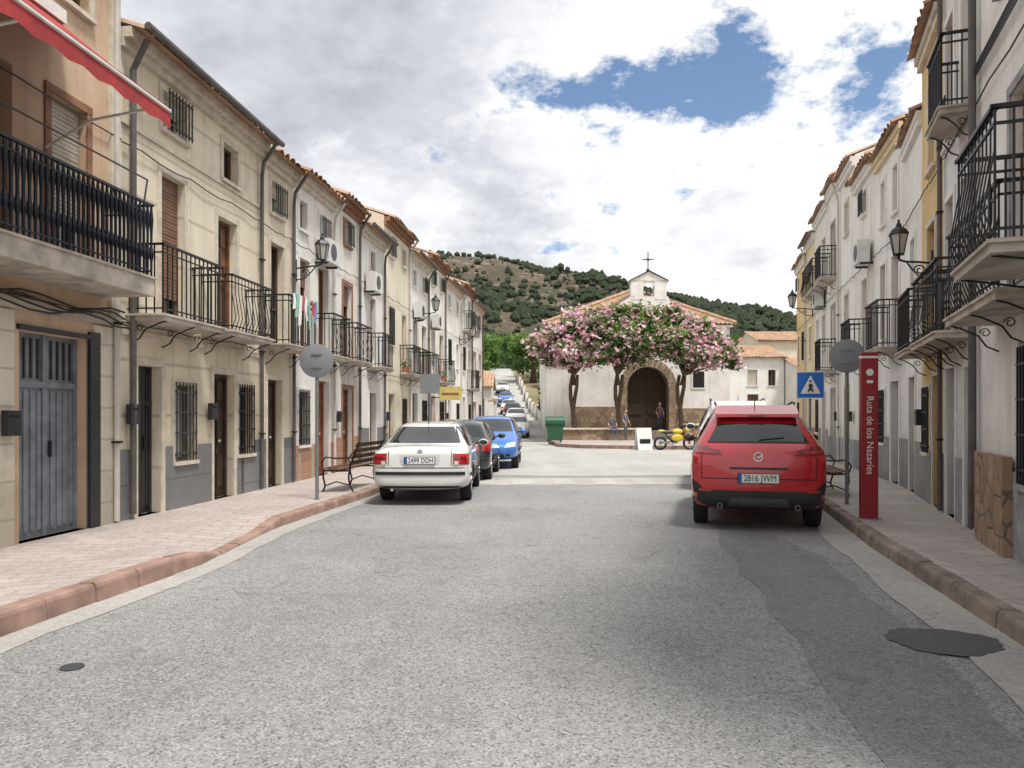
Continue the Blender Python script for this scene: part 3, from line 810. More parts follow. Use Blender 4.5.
    r.face([(bx0-.15,.4,bz1+.08),(bc,.4,bz1+.72),(bc,-.4,bz1+.72),(bx0-.15,-.4,bz1+.08)],'tile'); r.face([(bx1+.15,.4,bz1+.08),(bc,.4,bz1+.72),(bc,-.4,bz1+.72),(bx1+.15,-.4,bz1+.08)],'tile')
    d.lathe((bc,0,bz0+.35),(0,0,1),[(.22,0),(.17,.1),(.13,.25),(.05,.33),(0,.34)],'irong',12)
    d.tube([(bc,0,bz1+.7),(bc,0,bz1+1.9)],.035,'iron',6); d.tube([(bc-.36,0,bz1+1.45),(bc+.36,0,bz1+1.45)],.035,'iron',6)
    d.ell((bc,0,bz1+.75),(.12,.12,.12),'iron')
    for k in range(4): 
        a=math.pi/4+k*math.pi/2; d.tube([(bc,0,bz1+1.45),(bc+.25*math.cos(a),0,bz1+1.45+.25*math.sin(a))],.015,'iron',4)
    d.box(6.6,10.4,.12,1.6,.0,.32,'trim'); d.box(6.9,10.1,.12,1.0,.321,.62,'trim')
    d.box(11.2,12.1,.0,.05,3.2,4.4,'trimw'); d.box(11.3,12.0,.051,.06,3.3,4.3,'inside')
    w.box(.8+1.3,3.6,.0,.9,-.3,4.9,'white')
    r.face([(1.95,1.05,4.85),(3.7,1.05,4.85),(3.7,-.2,5.3),(1.95,-.2,5.3)],'tile')
    w.obj('walls',root,recalc=False); d.obj('stone_details',root); r.obj('roof',root,recalc=False)
chapel()
mb=MB()
pts=[(2.2,41),(2.4,37.5),(3.4,36.0),(5.5,35.2),(8.2,35.0),(10.3,36),(11.8,38.5),(12.4,42),(12.6,47.4),(2.1,47.4)]
mb.face([(x,y,.16) for x,y in pts],'pavL')
mb.obj('chapel_terrace',recalc=False)
mb=MB()
for a,b in zip(pts[:-1],pts[1:-1]):
    A=Vector((*a,0));B=Vector((*b,0)); dv=(B-A); n=max(1,int(dv.length/.6)); nn=Vector((-dv.y,dv.x,0)).normalized()
    for i in range(n):
        p=A+dv*(i/n)+dv.normalized()*.01; q=A+dv*((i+1)/n)-dv.normalized()*.01
        vs=[p+nn*-.14,q+nn*-.14,q,p]; vs=[tuple(v) for v in vs]
        mb.raw([(v[0],v[1],-.02) for v in vs]+[(v[0],v[1],.17) for v in vs],[(0,1,2,3),(4,5,6,7),(0,1,5,4),(1,2,6,5),(2,3,7,6),(3,0,4,7)],'kerbL')
mb.obj('kerb')
mb=MB()
mb.box(2.9,6.9,43.0,45.6,.16,.75,'chstone'); mb.box(2.8,7.0,42.9,45.7,.751,.83,'trim')
mb.obj('stone_planter')
mb=MB(); mb.box(9.9,11.9,42.6,45.2,.16,1.0,'chstone'); mb.box(9.8,12.0,42.5,45.3,1.001,1.08,'trim'); mb.obj('stone_planter')
# ---------------------------------------------------------------- trees
def clump_leaves(mb,clumps,n,size,mats,rng,flower=None):
    tot=sum(c[3]**2 for c in clumps)
    for c in clumps:
        k=int(n*c[3]**2/tot)
        tone=rng.random()
        for i in range(k):
            d=Vector((rng.gauss(0,1),rng.gauss(0,1),rng.gauss(0,1))).normalized()
            rr=c[3]*(rng.random()**.45)*(1+.6*noise.noise(d*2.6+Vector(c[:3])))
            p=Vector(c[:3])+Vector((d.x*rr*c[4],d.y*rr*c[4],d.z*rr*.8))
            if rng.random()<.14: p+=d*rng.random()*.45
            s=size*rng.uniform(.6,1.35)
            a=Vector((rng.gauss(0,1),rng.gauss(0,1),rng.gauss(0,.7))).normalized()
            b=a.cross(Vector((rng.gauss(0,1),rng.gauss(0,1),rng.gauss(0,1)))).normalized()
            if flower and rr>c[3]*.45 and rng.random()<flower(p)*(1.7 if noise.noise(p*2.1)>.0 else .35): m=rng.choice(['pink','pink2','pink2']); s*=1.1
            else:
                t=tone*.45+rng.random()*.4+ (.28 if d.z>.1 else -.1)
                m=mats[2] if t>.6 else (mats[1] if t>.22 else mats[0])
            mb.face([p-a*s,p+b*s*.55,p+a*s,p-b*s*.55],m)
rg=random.Random(5)
def ftree(tx,ty,clumps,flow,nl):
    root=empty('flowering_tree')
    t=MB()
    top=Vector((tx+rg.uniform(-.3,.3),ty,3.9))
    for (dx,ph) in ((0,0),(.16,2.0)):
        pts=[(tx+dx+.12*math.sin(z*1.6+ph),ty+.1*math.cos(z*1.9+ph),z) for z in [.1,.5,1,1.5,2,2.6,3.2,3.9]]
        t.tube(pts,[.24,.17,.145,.135,.13,.12,.11,.1],'bark',8)
    for c in clumps:
        m=top.lerp(Vector(c[:3]),.5)+Vector((0,0,.15))
        t.tube([(tx+.1,ty,3.3),tuple(top),tuple(m),(c[0],c[1],c[2])],[.11,.09,.06,.02],'bark',6)
        for k in range(4):
            e=Vector(c[:3])+Vector((rg.uniform(-1,1),rg.uniform(-1,1),rg.uniform(-.7,.7)))*c[3]*.8
            t.tube([tuple(m),tuple(m.lerp(e,.6)+Vector((0,0,.1))),tuple(e)],[.04,.025,.01],'bark',5)
    t.obj('trunk_and_limbs',root,smooth=True)
    l=MB(); clump_leaves(l,clumps,nl,.13,['leafC','leafA','leafB'],rg,flow); l.obj('foliage',root,recalc=False)
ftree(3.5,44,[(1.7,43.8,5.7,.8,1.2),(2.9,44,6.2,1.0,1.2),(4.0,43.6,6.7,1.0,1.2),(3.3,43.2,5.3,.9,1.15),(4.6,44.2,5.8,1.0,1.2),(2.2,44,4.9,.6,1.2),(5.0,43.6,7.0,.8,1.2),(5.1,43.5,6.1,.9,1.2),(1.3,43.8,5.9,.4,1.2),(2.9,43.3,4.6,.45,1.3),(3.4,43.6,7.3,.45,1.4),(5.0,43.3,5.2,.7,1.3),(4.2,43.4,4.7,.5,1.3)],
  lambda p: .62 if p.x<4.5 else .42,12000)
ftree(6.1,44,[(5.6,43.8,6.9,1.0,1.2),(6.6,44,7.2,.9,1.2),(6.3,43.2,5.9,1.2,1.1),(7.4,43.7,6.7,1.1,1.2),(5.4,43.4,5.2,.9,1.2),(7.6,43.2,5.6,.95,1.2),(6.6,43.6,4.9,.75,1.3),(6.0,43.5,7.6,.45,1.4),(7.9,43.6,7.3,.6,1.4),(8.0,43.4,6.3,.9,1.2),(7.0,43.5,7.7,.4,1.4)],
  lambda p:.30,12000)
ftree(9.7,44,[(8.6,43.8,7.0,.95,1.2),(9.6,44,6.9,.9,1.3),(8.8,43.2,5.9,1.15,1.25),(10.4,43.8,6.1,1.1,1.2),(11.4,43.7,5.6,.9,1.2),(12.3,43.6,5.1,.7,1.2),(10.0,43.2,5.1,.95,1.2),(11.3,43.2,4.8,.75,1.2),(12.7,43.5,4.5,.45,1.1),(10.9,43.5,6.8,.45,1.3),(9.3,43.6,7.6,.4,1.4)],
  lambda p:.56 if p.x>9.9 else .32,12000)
def bigtree(name,x,y,h,w,seed,mats=('leafC','leafA','leafA'),size=.26,n=2600):
    rng=random.Random(seed); root=empty(name); z0=zg(x,y)
    t=MB(); t.tube([(x,y,z0-.2),(x+.1,y,z0+h*.3),(x-.05,y,z0+h*.6),(x,y,z0+h*.85)],[w*.09,w*.06,w*.04,.03],'bark',7)
    cl=[]
    for k in range(11):
        a=rng.uniform(0,6.28); zz=rng.uniform(.35,.92); rr=w*.42*(1-abs(zz-.55)*1.1)
        c=(x+rr*math.cos(a),y+rr*math.sin(a),z0+h*zz,w*rng.uniform(.17,.27),1.1); cl.append(c)
        t.tube([(x,y,z0+h*zz*.7),(c[0],c[1],c[2])],[.09,.03],'bark',5)
    t.obj('trunk_and_limbs',root,smooth=True)
    l=MB(); clump_leaves(l,cl,n,size,list(mats),rng); l.obj('foliage',root,recalc=False)
for i,(x,y,h,w,lt) in enumerate([(-5.6,84,6.0,6,1),(-5.2,104,6.5,6,0),(2.9,104,6.5,6,1),(-9,100,7.5,7,0),(6.5,98,5.5,6,0),(-6,124,6.5,8,1),(.6,134,5.5,7,0),(3.6,62,3.6,2.2,1),(4.4,112,7,7,0),(24,75,6,5,0),(28,90,7,6,0)]):
    bigtree('broadleaf_tree',x,y,h,w,90+i,('leafA','leafA','leafB') if lt else ('leafC','leafA','leafA'))
# ---------------------------------------------------------------- hill + forest
PR=[(-500,66),(-300,86),(-37,93),(-10,90),(5,86),(30,79.5),(52,75),(88,69.5),(111,65),(135,59.5),(170,51),(230,42),(300,36),(500,27)]
def hz(x,y):
    h=PR[0][1]
    for a,b in zip(PR,PR[1:]):
        if a[0]<=x<=b[0]: h=a[1]+(b[1]-a[1])*(x-a[0])/(b[0]-a[0])
    if x>500: h=27
    t=max(0,min(1,(y-170)/280)); t=t*t*(3-2*t)
    if y>450: t=max(0,1-(y-450)/500)
    n=noise.fractal(Vector((x*.013,y*.013,0)),1.0,2.0,5)*12*min(1,t*3)*(.35 if abs(y-450)<60 else 1)
    return 9.2+(h-9.2)*t*(y/450 if y<450 else 1)**.3+n
def fmask(x,y):
    return noise.fractal(Vector((x*.02+3,y*.014,0)),1,2,4)
def hillm():
    m,nt,b=nodes('hill_scrub')
    tc=N(nt,'ShaderNodeTexCoord').outputs['Object']
    col=mix(nt,ramp(nt,noi(nt,tc,.03,8,.7),.42,.58),(.045,.050,.028),(.125,.088,.058))
    col=mix(nt,ramp(nt,noi(nt,tc,.22,6,.75),.38,.6),col,(.052,.047,.032))
    col=mix(nt,ramp(nt,noi(nt,tc,.09,5,.8),.54,.64,(0,0,0),(.85,.85,.85)),col,(.23,.175,.125))
    L(nt,col,b.inputs['Base Color']); b.inputs['Roughness'].default_value=1
    return m
M['hill']=hillm()
xs=[-500+i*10 for i in range(101)]; ys=[150,160]+[170+i*9 for i in range(80)]
o=sheet('hill',xs,ys,'hill',0,hf=hz); o.data.polygons.foreach_set('use_smooth',[True]*len(o.data.polygons))
def forestm():
    m,nt,b=nodes('pine_foliage')
    tc=N(nt,'ShaderNodeTexCoord').outputs['Object']
    col=mix(nt,ramp(nt,noi(nt,tc,.10,5,.8),.38,.62),(.022,.037,.018),(.052,.064,.030))
    col=mix(nt,ramp(nt,noi(nt,tc,1.5,3,.8),.4,.7),col,(.018,.026,.015))
    L(nt,col,b.inputs['Base Color']); b.inputs['Roughness'].default_value=1
    return m
M['forest']=forestm()
fm=MB(); rf=random.Random(12)
ph=(1+5**.5)/2
ico=[Vector(v).normalized() for v in [(-1,ph,0),(1,ph,0),(-1,-ph,0),(1,-ph,0),(0,-1,ph),(0,1,ph),(0,-1,-ph),(0,1,-ph),(ph,0,-1),(ph,0,1),(-ph,0,-1),(-ph,0,1)]]
icf=[(0,11,5),(0,5,1),(0,1,7),(0,7,10),(0,10,11),(1,5,9),(5,11,4),(11,10,2),(10,7,6),(7,1,8),(3,9,4),(3,4,2),(3,2,6),(3,6,8),(3,8,9),(4,9,5),(2,4,11),(6,2,10),(8,6,7),(9,8,1)]
cnt=0
while cnt<18500:
    x=rf.uniform(-80,300); y=rf.uniform(185,462)
    nn=fmask(x,y)
    if x<55: pk=.85 if nn<-.12 else (.30 if nn<.10 else .07)
    elif x<90: pk=.95 if nn<.08 else .3
    else: pk=.95 if nn<.25 else .35
    if y>435: pk=max(pk,.6)
    if rf.random()>pk: continue
    z=hz(x,y); r=.6+1.8*rf.random()**2.0; cnt+=1
    hh=rf.uniform(.7,1.5)
    fm.raw([(x+v.x*r*rf.uniform(.6,1.35),y+v.y*r*rf.uniform(.7,1.2),z+r*.5+v.z*r*hh*rf.uniform(.7,1.3)) for v in ico],icf,'forest')
fm.obj('forest',recalc=False)
# ---------------------------------------------------------------- background houses
def bgh(name,x0,x1,y0,y1,H,wm,ops=()):
    root=empty(name); z0=min(zg(x0,y0),zg(x0,y1))-.3; zb=zg((x0+x1)/2,y0)
    Tn=MB(lambda u,v,z:(u,y0-v,z))
    oo=[(a,b,zb+c,zb+d) for (a,b,c,d,k) in ops]
    wl=MB(lambda u,v,z:(u,y0-v,z)); wall(wl,x0,x1,z0,zb+H,oo,wm); 
    for x in (x0,x1): wl.face([(x,0,z0),(x,y0-y1,z0),(x,y0-y1,zb+H),(x,0,zb+H)],wm)
    wl.face([(x0,y0-y1,z0),(x1,y0-y1,z0),(x1,y0-y1,zb+H),(x0,y0-y1,zb+H)],wm)
    rng=random.Random(int(x0*7+y0))
    for q,o in zip(oo,ops): fill(Tn,*q,o[4],rng); trimop(Tn,q,'trimw')
    d=y1-y0
    r=MB(lambda u,v,z:(u,y0-v,z))
    tileroof(r,x0-.2,x1+.2,.35,zb+H,-d/2,zb+H+1.3); tileroof(r,x0-.2,x1+.2,-d-.3,zb+H,-d/2,zb+H+1.3)
    for x in (x0,x1): wl.face([(x,0,zb+H),(x,-d,zb+H),(x,-d/2,zb+H+1.25)],wm)
    wl.obj('walls',root,recalc=False); Tn.obj('windows_and_doors',root); r.obj('roof',root,recalc=False)
bgh('white_house',17.6,22.2,62,70,5.4,'white',ops=[(19.2,20.1,.2,2.4,'wood'),(20.9,21.5,3.1,4.4,'win'),(19.2,20,3.1,4.4,'win')])
bgh('white_house',22.3,29,58,66,4.4,'white2',ops=[(23.4,24.2,.2,2.4,'woodd'),(23.4,24.2,2.9,4.0,'win'),(25,25.8,2.9,4.0,'win')])
bgh('cream_house',14.6,18.0,84,92,4.2,'sand',ops=[(15.4,16.2,1.4,2.6,'win')])
bgh('white_house',24,34,74,82,7.2,'cream',ops=[(25,26,1,2.4,'win'),(27,28,4,5.4,'win')])
bgh('white_house',-8.6,-1.6,58,66,3.2,'white',ops=[(-3.3,-2.1,.1,2.3,'metald'),(-6.2,-5.2,1,2.2,'win')])
bgh('white_house',-9.5,-2.4,72,80,3.2,'white2',ops=[(-3.9,-3.1,.1,2.3,'wood'),(-6.8,-6,1,2,'win')])
bgh('cream_house',-12,-4.2,90,98,3.8,'cream',ops=[(-6,-5.2,1,2.2,'win')])
bgh('white_house',4.4,12,82,90,3.4,'white',ops=[(6,7,1,2.2,'win')])
mb=MB()
for (x0,y0,x1,y1,h,k) in ((2.75,64.5,3.0,110,1.2,1),(-1.3,47.0,-1.35,57.5,2.4,0)):
    n=9 if k else 5
    for i in range(n):
        ya=y0+(y1-y0)*i/n; yb=y0+(y1-y0)*(i+1)/n-.03
        z=zg(0,ya); xo=x0+rx((ya+yb)/2)*k
        mb.box(xo-.15,xo+.15,ya,yb,z-.8,z+h,'white'); mb.box(xo-.2,xo+.2,ya,yb,z+h+.001,z+h+.08,'tile')
mb.obj('garden_wall')
# ---------------------------------------------------------------- street furniture
M['lampglass']=simple('lamp_glass',(.45,.45,.42),.25,var=.1)
def lantern(F,Y,v,z,h=.55):
    root=empty('street_lamp'); m=MB(F.T); u=F.U(Y); w=h*.27
    m.box(u-.05,u+.05,.0,.03,z-.75,z-.25,'iron')
    m.tube([(u,.03,z-.45),(u,v*.4,z-.42),(u,v*.8,z-.4),(u,v,z-.36)],.018,'iron',6)
    m.tube([(u,.03,z-.7),(u,v*.35,z-.68),(u,v*.62,z-.52),(u,v*.75,z-.42)],.014,'iron',6)
    pts=[(u,v*.38+.09*math.cos(a)*(1-a/11),z-.55+.09*math.sin(a)*(1-a/11)) for a in [x*.6 for x in range(15)]]
    m.tube(pts,.012,'iron',5)
    zb=z-h*.5
    m.lathe((u,v,zb-.08),(0,0,1),[(0,0),(.03,.01),(.02,.05),(w*.55,.08)],'iron',6)
    def ring(r,zz): return [(u+r*math.cos(math.pi/3*k),v+r*math.sin(math.pi/3*k),zz) for k in range(6)]
    a=ring(w*.55,zb+.0); b=ring(w,zb+h*.6)
    for k in range(6):
        k2=(k+1)%6
        m.face([a[k],a[k2],b[k2],b[k]],'lampglass'); m.tube([a[k],b[k]],.012,'iron',4); m.tube([b[k],b[k2]],.016,'iron',4); m.tube([a[k],a[k2]],.014,'iron',4)
    m.lathe((u,v,zb+h*.6),(0,0,1),[(w*1.15,0),(w*.8,h*.14),(w*.35,h*.22),(w*.3,h*.3),(0.02,h*.36),(0.02,h*.44),(0,h*.45)],'iron',6)
    m.obj('lantern_and_bracket',root)
lantern(FL,16.7,.62,5.25); lantern(FL,28.2,.8,5.75,.6); lantern(FL,38,.7,5.8,.6)
lantern(FR1,12.35,.5,4.5,.55); lantern(FR2,29.2,.75,6.1,.65)
M['signback']=simple('sign_back_grey',(.22,.235,.25),.6,.1,var=.04,scale=8)
M['galv']=simple('galvanised_post',(.24,.25,.26),.5,.5,var=.1,scale=9)
M['blue']=simple('sign_blue',(.02,.14,.50),.4,var=.05)
M['wht']=simple('sign_white',(.75,.75,.75),.4,var=.03)
M['red']=simple('sign_red',(.45,.02,.03),.4,var=.05)
M['totem']=simple('totem_red',(.28,.02,.03),.4,var=.08)
M['black']=simple('black_plastic',(.015,.015,.017),.5)
def roundsign(x,y,z,r,yaw=0):
    root=empty('traffic_sign',(x,y,0),yaw); m=MB()
    m.tube([(0,0,.1),(0,0,z+r*.7)],.03,'galv',10)
    m.lathe((0,-.045,z),(0,1,0),[(0,0),(r*.97,0),(r,.004),(r,.018),(r*.94,.02),(0,.02)],'signback',36)
    m.lathe((0,-.02,z),(0,1,0),[(r,0),(r,.003),(0,.003)],'red',36)
    m.box(-.09,.09,-.06,-.044,z+r*.35,z+r*.42,'galv'); m.box(-.09,.09,-.06,-.044,z-r*.42,z-r*.35,'galv')
    m.box(-.035,.035,-.062,.03,z+r*.33,z+r*.44,'galv'); m.box(-.035,.035,-.062,.03,z-r*.44,z-r*.33,'galv')
    m.tube([(0,0,.1),(0,0,.14)],.06,'galv',10)
    m.obj('disc_and_post',root,smooth=True,sharp=35)
    return root
roundsign(-3.35,13.06,2.51,.29)
roundsign(5.42,12.3,2.53,.27,-.35)
root=empty('traffic_sign',(-2.75,25.5,0)); m=MB(); m.tube([(0,0,.1),(0,0,2.9)],.03,'galv',8); m.box(-.33,.33,-.05,-.03,2.3,2.95,'signback'); m.obj('panel_and_post',root)
M['yel']=simple('sign_yellow',(.62,.50,.16),.5,var=.1)
root=empty('shop_sign'); m=MB(FL.T); u=FL.U(31.5); m.box(u-.04,u+.04,.3,1.2,2.2,2.75,'yel'); m.box(u-.045,u-.041,.4,1.1,2.4,2.5,'trimb'); m.tube([(u,0,2.65),(u,.4,2.65)],.02,'iron',5); m.tube([(u,0,2.3),(u,.4,2.3)],.02,'iron',5); m.obj('panel',root)
root=empty('pedestrian_crossing_sign',(6.86,17.5,0),-.15); m=MB(); z=2.27; h=.31
m.tube([(0,0,.1),(0,0,z+.3)],.03,'galv',8)
m.box(-h,h,-.05,-.03,z-h,z+h,'wht'); m.box(-h+.02,h-.02,-.054,-.0501,z-h+.02,z+h-.02,'blue')
m.face([(-.22,-.057,z-.2),(.22,-.057,z-.2),(0,-.057,z+.22)],'wht')
def st(a,b,r=.022): 
    A=Vector((a[0],-.062,z+a[1]));B=Vector((b[0],-.062,z+b[1])); m.tube([A,B],r,'black',6)
st((0,.03),(.0,-.05),.03); st((0,-.05),(.05,-.15)); st((0,-.05),(-.05,-.15)); st((0,.02),(.05,-.03),.014); st((0,.02),(-.05,-.03),.014)
m.ell((0,-.062,z+.09),(.026,.008,.026),'black')
m.obj('panel_and_post',root)
root=empty('tourist_route_sign',(4.95,10.55,0),-.12); m=MB()
m.box(-.115,.115,-.05,.05,.12,2.45,'totem'); m.box(-.15,.15,-.09,.09,.11,.15,'galv'); m.box(-.117,.117,-.052,.052,2.36,2.40,'wht')
m.obj('post',root,bevel=.01)
tx=text('lettering','Ruta de los Nazar\u00edes',.13,(.0,-.054,1.3),(0,0,0),'wht',root)
tx.rotation_euler=(Matrix.Rotation(math.pi/2,4,'Y')@Matrix.Rotation(math.pi/2,4,'X')).to_euler() 
m=MB(); m.ell((0,-.054,2.17),(.05,.004,.05),'wht',16,8); m.box(-.04,.04,-.056,-.05,2.02,2.06,'wht'); m.obj('emblem',root)
M['slat']=simple('bench_wood',(.15,.08,.045),.6,var=.3,scale=6,bmp=.2)
def bench(x,y,yaw,sg):
    root=empty('park_bench',(x,y,.12),yaw); m=MB(); Lh=.85
    for i in range(5):
        xx=-.24+i*.1
        m.box(min(sg*xx,sg*(xx+.075)),max(sg*xx,sg*(xx+.075)),-Lh,Lh,.42+.006*(i-2)**2,.445+.006*(i-2)**2,'slat')
    for i in range(4):
        t=i/3; xx=.27+.13*t; zz=.52+.34*t
        a=sg*xx; m.raw([(a-.012,-Lh,zz),(a+.012,-Lh,zz),(a+.012,Lh,zz),(a-.012,Lh,zz),(a-.012+sg*.03,-Lh,zz+.075),(a+.012+sg*.03,-Lh,zz+.075),(a+.012+sg*.03,Lh,zz+.075),(a-.012+sg*.03,Lh,zz+.075)],[(0,3,2,1),(4,5,6,7),(0,1,5,4),(1,2,6,5),(2,3,7,6),(3,0,4,7)],'slat')
    for yy in (-Lh+.1,Lh-.1):
        m.tube([(sg*-.27,yy,0),(sg*-.22,yy,.12),(sg*-.26,yy,.28),(sg*-.25,yy,.41)],.018,'iron',6)
        m.tube([(sg*.34,yy,0),(sg*.26,yy,.14),(sg*.24,yy,.3),(sg*.27,yy,.5),(sg*.36,yy,.72),(sg*.45,yy,.95)],.018,'iron',6)
        m.tube([(sg*-.26,yy,.41),(0,yy,.40),(sg*.25,yy,.41)],.016,'iron',6)
        m.tube([(sg*-.25,yy,.41),(sg*-.3,yy,.55),(sg*-.22,yy,.66),(sg*0,yy,.64),(sg*.3,yy,.66)],.016,'iron',6)
        m.tube([(sg*-.22,yy,.12),(0,yy,.2),(sg*.26,yy,.14)],.012,'iron',6)
    m.obj('seat_back_and_legs',root)
bench(-3.22,15.1,-.13,1); bench(5.9,14.3,-.22,-1)
root=empty('waste_container',(2.25,39.8,0)); m=MB()
M['green']=simple('bin_green',(.02,.10,.045),.5,var=.1)
m.raw([(-.35,-.35,.25),(.35,-.35,.25),(.35,.35,.25),(-.35,.35,.25),(-.45,-.4,1.2),(.45,-.4,1.2),(.45,.4,1.2),(-.45,.4,1.2)],[(0,3,2,1),(4,5,6,7),(0,1,5,4),(1,2,6,5),(2,3,7,6),(3,0,4,7)],'green')
m.tube([(-.5,-.05,1.22),(.5,-.05,1.22)],[.3,.3],'green',12); m.box(-.5,.5,-.45,-.38,1.12,1.22,'green')
for sx in(-.3,.3):
    for sy in(-.28,.28): m.lathe((sx-.03,sy,.17),(1,0,0),[(0,0),(.12,0),(.12,.06),(0,.06)],'black',12)
m.obj('body_and_lid',root,bevel=.015)
root=empty('menu_board',(5.95,34.4,0),.2); m=MB()
for s in(-1,1):
    m.raw([(-.35,s*.25,.0),(.35,s*.25,.0),(.35,s*.03,1.0),(-.35,s*.03,1.0),(-.35,s*.27,.0),(.35,s*.27,.0),(.35,s*.05,1.0),(-.35,s*.05,1.0)],[(0,1,2,3),(4,5,6,7),(0,1,5,4),(1,2,6,5),(2,3,7,6),(3,0,4,7)],'wht')
m.box(-.25,.25,-.22,-.21,.3,.5,'black'); m.obj('panels',root)
# ---------------------------------------------------------------- motorcycle
def moto(x,y,yaw):
    root=empty('motorcycle',(x,y,0),yaw); m=MB()
    for wx in (-.68,.68):
        m.lathe((wx,-.06,.31),(0,1,0),[(.22,.02),(.28,0),(.31,.03),(.31,.09),(.28,.12),(.22,.10)],'black',24)
        m.lathe((wx,-.04,.31),(0,1,0),[(.23,0),(.21,.02),(.21,.06),(.23,.08)],'galv',20)
        for k in range(8):
            a=k*math.pi/4; m.tube([(wx,0,.31),(wx+.22*math.cos(a),0,.31+.22*math.sin(a))],.008,'galv',4)
        m.lathe((wx,-.07,.31),(0,1,0),[(0,0),(.04,0),(.04,.14),(0,.14)],'galv',10)
    for s in(-.09,.09):
        m.tube([(.68,s,.31),(.5,s,.72),(.42,s,1.0)],.025,'galv',6)
        m.tube([(-.68,s,.31),(-.15,s,.38)],.02,'black',6)
    m.tube([(.45,0,.9),(.2,0,.5),(-.1,0,.32),(-.25,0,.5),(-.5,0,.78)],.03,'black',6)
    m.ell((.12,0,.83),(.27,.14,.14),'yelb'); m.ell((-.33,0,.80),(.34,.12,.07),'black'); m.ell((-.62,0,.86),(.18,.09,.06),'yelb')
    m.ell((.02,0,.48),(.2,.15,.17),'irong'); m.ell((.55,0,.9),(.14,.13,.15),'yelb'); m.ell((.66,0,.9),(.05,.08,.08),'lampglass')
    m.tube([(.4,-.35,1.05),(.44,-.1,1.02),(.44,.1,1.02),(.4,.35,1.05)],.015,'black',6)
    m.ell((.7,0,.66),(.16,.06,.03),'yelb'); m.tube([(0,-.13,.3),(-.3,-.15,.28),(-.75,-.16,.4)],[.03,.035,.045],'galv',8)
    m.tube([(-.05,.1,.3),(-.02,.3,0.0)],.012,'black',5)
    m.ell((.1,-.12,.55),(.3,.05,.16),'yelb')
    for s in(-1,1): m.tube([(.42,s*.3,1.05),(.44,s*.33,1.2)],.008,'black',4); m.ell((.44,s*.33,1.22),(.02,.06,.035),'black',8,5)
    m.obj('frame_wheels_tank',root,smooth=True,sharp=40)
M['yelb']=simple('motorcycle_yellow',(.65,.50,.05),.35,var=.1)
moto(7.35,34.3,.12); 
# ---------------------------------------------------------------- cars
M['tyre']=simple('tyre_rubber',(.018,.018,.018),.85,var=.2,scale=20)
M['rim']=simple('alloy_rim',(.38,.38,.39),.3,.8,var=.1)
M['cglass']=glassm('car_glass',(.018,.022,.024),.03)
M['lred']=simple('tail_light_red',(.40,.012,.015),.15,var=.1,scale=12,coat=1)
M['lredd']=simple('tail_light_dark',(.16,.006,.01),.1,var=.1,scale=12,coat=1)
M['lwht']=simple('light_clear',(.62,.62,.60),.12,var=.1,scale=12,coat=1)
M['plate']=simple('number_plate',(.78,.78,.76),.4,var=.03)
M['eublue']=simple('plate_blue',(.02,.08,.4),.4)
M['chrome']=simple('chrome',(.6,.6,.6),.15,1.0,var=.05)
M['cblack']=simple('car_black_trim',(.02,.02,.021),.6,var=.15)
M['seam']=simple('panel_gap',(.008,.008,.008),.8)
def paint(n,c,metal=.0): 
    m,nt,b=nodes(n); tc=N(nt,'ShaderNodeTexCoord').outputs['Object']
    n1=noi(nt,tc,2.5,4)
    L(nt,mix(nt,ramp(nt,n1,.3,.8,(0,0,0),(.2,.2,.2)),c,tuple(x*.8+.02 for x in c)),b.inputs['Base Color'])
    L(nt,ramp(nt,noi(nt,tc,6,4),.3,.8,(.18,.18,.18),(.34,.34,.34)),b.inputs['Roughness'])
    b.inputs['Metallic'].default_value=metal; b.inputs['Coat Weight'].default_value=1; b.inputs['Coat Roughness'].default_value=.04
    return m
M['pwhite']=paint('paint_white',(.70,.70,.685)); M['pred']=paint('paint_red',(.48,.009,.015),.15); M['pblue']=paint('paint_blue',(.03,.16,.52),.15); M['pdark']=paint('paint_dark',(.03,.035,.04),.3); M['psilver']=paint('paint_silver',(.55,.55,.55),.2)
